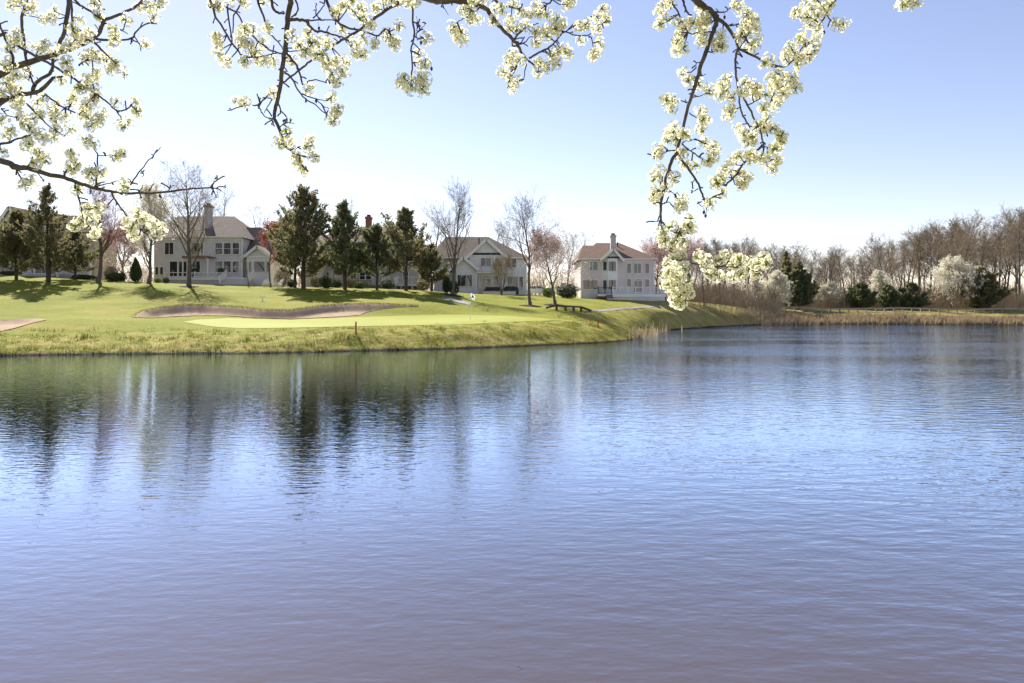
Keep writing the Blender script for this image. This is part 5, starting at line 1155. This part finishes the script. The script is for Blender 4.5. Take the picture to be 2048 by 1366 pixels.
def near_on(poly, p):
    best = None
    for a, b in zip(poly, poly[1:]):
        t = max(0, min(1, (p - a).dot(b - a) / (b - a).length_squared)); q = a.lerp(b, t)
        if best is None or (q - p).length < (best - p).length: best = q
    return best
r = random.Random(99)
branches = []      # (object, px polyline with depth)
for bi, (zf, w0, w1, D, kind, pts) in enumerate(BR):
    pp = [zf(*p) for p in pts]; n = len(pp); off = r.uniform(0, 30)
    W = []
    for i, (a, b) in enumerate(pp):
        dd = D + .10 * mnoise.noise((i * .35 + off, bi * .7, 0)) * (1 if i else .3)
        W.append((a, b, dd))
    P3 = [at(a, b, d) for a, b, d in W]
    rad = [(w0 + (w1 - w0) * (i / max(1, n-1)) ** .8) * .5 * D / F for i in range(n)]
    if kind:   # carry it on, out of view, to its limb
        q = near_on(limbs[kind], P3[0] + Vector((-.35 if kind == 'L' else r.uniform(-.22, -.05), 0, .2 if kind == 'T' else .05)))
        P3 = [q, q.lerp(P3[0], .55) + Vector((r.uniform(-.06, .06), r.uniform(-.04, .04), -.02))] + P3; rad = [rad[0]*1.25, rad[0]*1.1] + rad
    SP = smooth_path(P3, 4); m_ = len(SP)
    rs = [float(np.interp(i / (m_-1) * (len(rad)-1), range(len(rad)), rad)) * (1 + .10 * mnoise.noise((i * .9, bi * 3.1, 5))) for i in range(m_)]
    SP = [p + Vector((r.gauss(0, .0012), r.gauss(0, .0012), r.gauss(0, .0012))) for p in SP]
    branches.append([MB(), W, bi, SP, rs])
    branches[-1][0].tube([pb(p) for p in SP], rs, 8 if w0 > 5 else 6, 0 if w0 > 3.8 else 1)
    # short bare spurs
    for k in range(max(1, int(len(pts) * .9))):
        i = r.randrange(1, m_ - 1); d = (SP[i+1] - SP[i-1]).normalized(); o_ = (perp(d, r) + d * .5).normalized()
        L_ = r.uniform(.010, .035); e = SP[i] + o_ * L_
        branches[-1][0].tube([pb(SP[i]), pb(SP[i].lerp(e, .6) + Vector((0,0,.002))), pb(e)], [.0026, .0024, .0028], 4, 1)

def flower_cluster(seed):
    r = random.Random(seed); mb = MB()
    nf = r.randint(13, 17)
    for i in range(nf):
        u = 1 - 2 * (i + .5) / nf; a = i * 2.4 + r.uniform(-.4, .4); s_ = math.sqrt(max(0, 1 - u*u))
        d = (Vector((s_*math.cos(a), s_*math.sin(a), u)) + Vector((r.gauss(0,.15), r.gauss(0,.15), r.gauss(0,.15)))).normalized()
        c = d * r.uniform(.020, .036); a1 = d.orthogonal().normalized(); a1 = Matrix.Rotation(r.uniform(0,6.28), 3, d) @ a1; b1 = d.cross(a1)
        mb.tube([(0,0,0), c*.6 + Vector((0,0,-.002)), c], [.0011,.0010,.0011], 3, 1, False)
        cup = r.uniform(.15, .55); R_ = r.uniform(.0112, .0142)
        for k in range(5):
            t = k * 1.2566 + r.uniform(-.1, .1); rd = a1*math.cos(t) + b1*math.sin(t); sd = d.cross(rd)
            p0 = c + rd*.0016; m1 = c + rd*R_*.62 + d*R_*cup*.35; tp = c + rd*R_ + d*R_*cup*.85
            w = R_*.48
            v = [p0, m1 - sd*w + d*.0008, tp - sd*w*.45, tp + sd*w*.45, m1 + sd*w + d*.0008]
            mb.face([v[0], v[1], m1, ], 0); mb.face([v[0], m1, v[4]], 0); mb.face([m1, v[1], v[2]], 0); mb.face([m1, v[2], v[3]], 0); mb.face([m1, v[3], v[4]], 0)
        mb.face([c + d*.0012 + (a1*math.cos(k*1.2566) + b1*math.sin(k*1.2566))*.0024 for k in range(5)], 1)
        for k in range(7):
            t = r.uniform(0, 6.28); rr_ = r.uniform(.003, .0058); q = c + (a1*math.cos(t) + b1*math.sin(t))*rr_ + d*r.uniform(.003,.0055)
            e = .0009; mb.face([q + a1*e, q + b1*e + d*e, q - a1*e, q - b1*e - d*e], 3)
    for i in range(r.randint(4, 7)):   # young leaves
        d = Vector((r.gauss(0,1), r.gauss(0,1), r.gauss(.2,1))).normalized(); sd = d.orthogonal().normalized(); L_ = r.uniform(.024, .04); up_ = d.cross(sd)
        mb.face([(0,0,0), d*L_*.5 + sd*.0055 + up_*.002, d*L_, d*L_*.5 - sd*.0055 + up_*.002], 2)
    return mb.mesh('blossom_cluster', [M['petal'], M['pedicel'], M['young_leaf'], M['anther']])
variants = [flower_cluster(400 + k) for k in range(14)]
spots = []
for zf, lst in CL:
    sc = {Z1: 2.7326, Z2: 3.794, Z3: 4.452, Z4: 4.139, Z5: 4.017}[zf]
    for (a, b, rad) in lst:
        px, py = zf(a, b); rp = rad / sc
        if any((px-q[0])**2 + (py-q[1])**2 < 36 for q in spots): continue
        spots.append((px, py, rp))
allc = []
for (px, py, rp) in spots:
    best = None
    for bi, br in enumerate(branches):
        W = br[1]
        for i in range(len(W) - 1):
            ax, ay, ad = W[i]; bx, by, bd = W[i+1]
            L2 = (bx-ax)**2 + (by-ay)**2 + 1e-6; t = max(0, min(1, ((px-ax)*(bx-ax) + (py-ay)*(by-ay)) / L2))
            dx, dy = ax + (bx-ax)*t - px, ay + (by-ay)*t - py; dist = math.hypot(dx, dy) + BR[bi][1] * .8
            if best is None or dist < best[0]: best = (dist, bi, at(ax + (bx-ax)*t, ay + (by-ay)*t, ad + (bd-ad)*t), ad + (bd-ad)*t)
    n = 1 if rp < 13.5 else 2
    for k in range(n):
        D = best[3] + r.uniform(-.07, .05)
        ox, oy = (0, 0) if n == 1 else (rp * .45 * math.cos(6.283*k/n + rp), rp * .45 * math.sin(6.283*k/n + rp))
        c = at(px + ox + r.uniform(-1.5, 1.5), py + oy + r.uniform(-1.5, 1.5), D)
        size = (rp if n == 1 else rp * .72) * D / F / .042
        allc.append((size, c, best[1], best[2]))
        q = best[2]; mid = q.lerp(c, .5) + Vector((r.gauss(0,.006), r.gauss(0,.006), r.gauss(-.004,.006)))
        branches[best[1]][0].tube([pb(q), pb(mid), pb(c)], [.0026, .0021, .0018], 5, 1)
for br in branches:
    br.append(br[0].build('branch', [M['pear_bark'], M['pear_twig']], tree, True))
allc.sort(key=lambda t: -t[0])
rest = MB()
for i, (size, c, bi, q) in enumerate(allc):
    rot = Matrix.Rotation(r.uniform(0, 6.28), 3, 'X') @ Matrix.Rotation(r.uniform(0, 6.28), 3, 'Z')
    s_ = max(.7, min(1.45, size * r.uniform(.8, 1.15)))
    if i < 298:
        o = link('blossom_cluster', variants[i % 14], branches[bi][-1]); o.location = pb(c); o.rotation_euler = rot.to_euler(); o.scale = (s_, s_, s_)
    else:
        me_ = variants[i % 14]; b0 = len(rest.v)
        rest.v += [tuple(pb(c) + rot @ Vector(v.co) * s_) for v in me_.vertices]
        for p in me_.polygons: rest.f.append(tuple(b0 + k for k in p.vertices)); rest.m.append(p.material_index)
if rest.f: tag(rest.build('small_blossoms', [M['petal'], M['pedicel'], M['young_leaf'], M['anther']], tree), kind='stuff')
# a few dried fruits left on their stalks
for px, py, D in ((1407.5,425,2.4),(1411,432,2.4),(835,47,2.3),(842,86,2.3),(863,138,2.3),(1648,65,2.5),(1449,35,2.45),(638,57,2.5),(772,81,2.5)):
    p = at(px, py, D); mb = MB(); mb.tube([pb(p + Vector((-.004,0,.026))), pb(p + Vector((0,0,.008)))], [.0008,.0008], 3, 0); mb.lathe([(0,.008),(.004,.005),(.0048,0),(.003,-.005),(0,-.007)], 7, pb(p)); mb.build('dried_fruit', M['pear_twig'], tree, True)
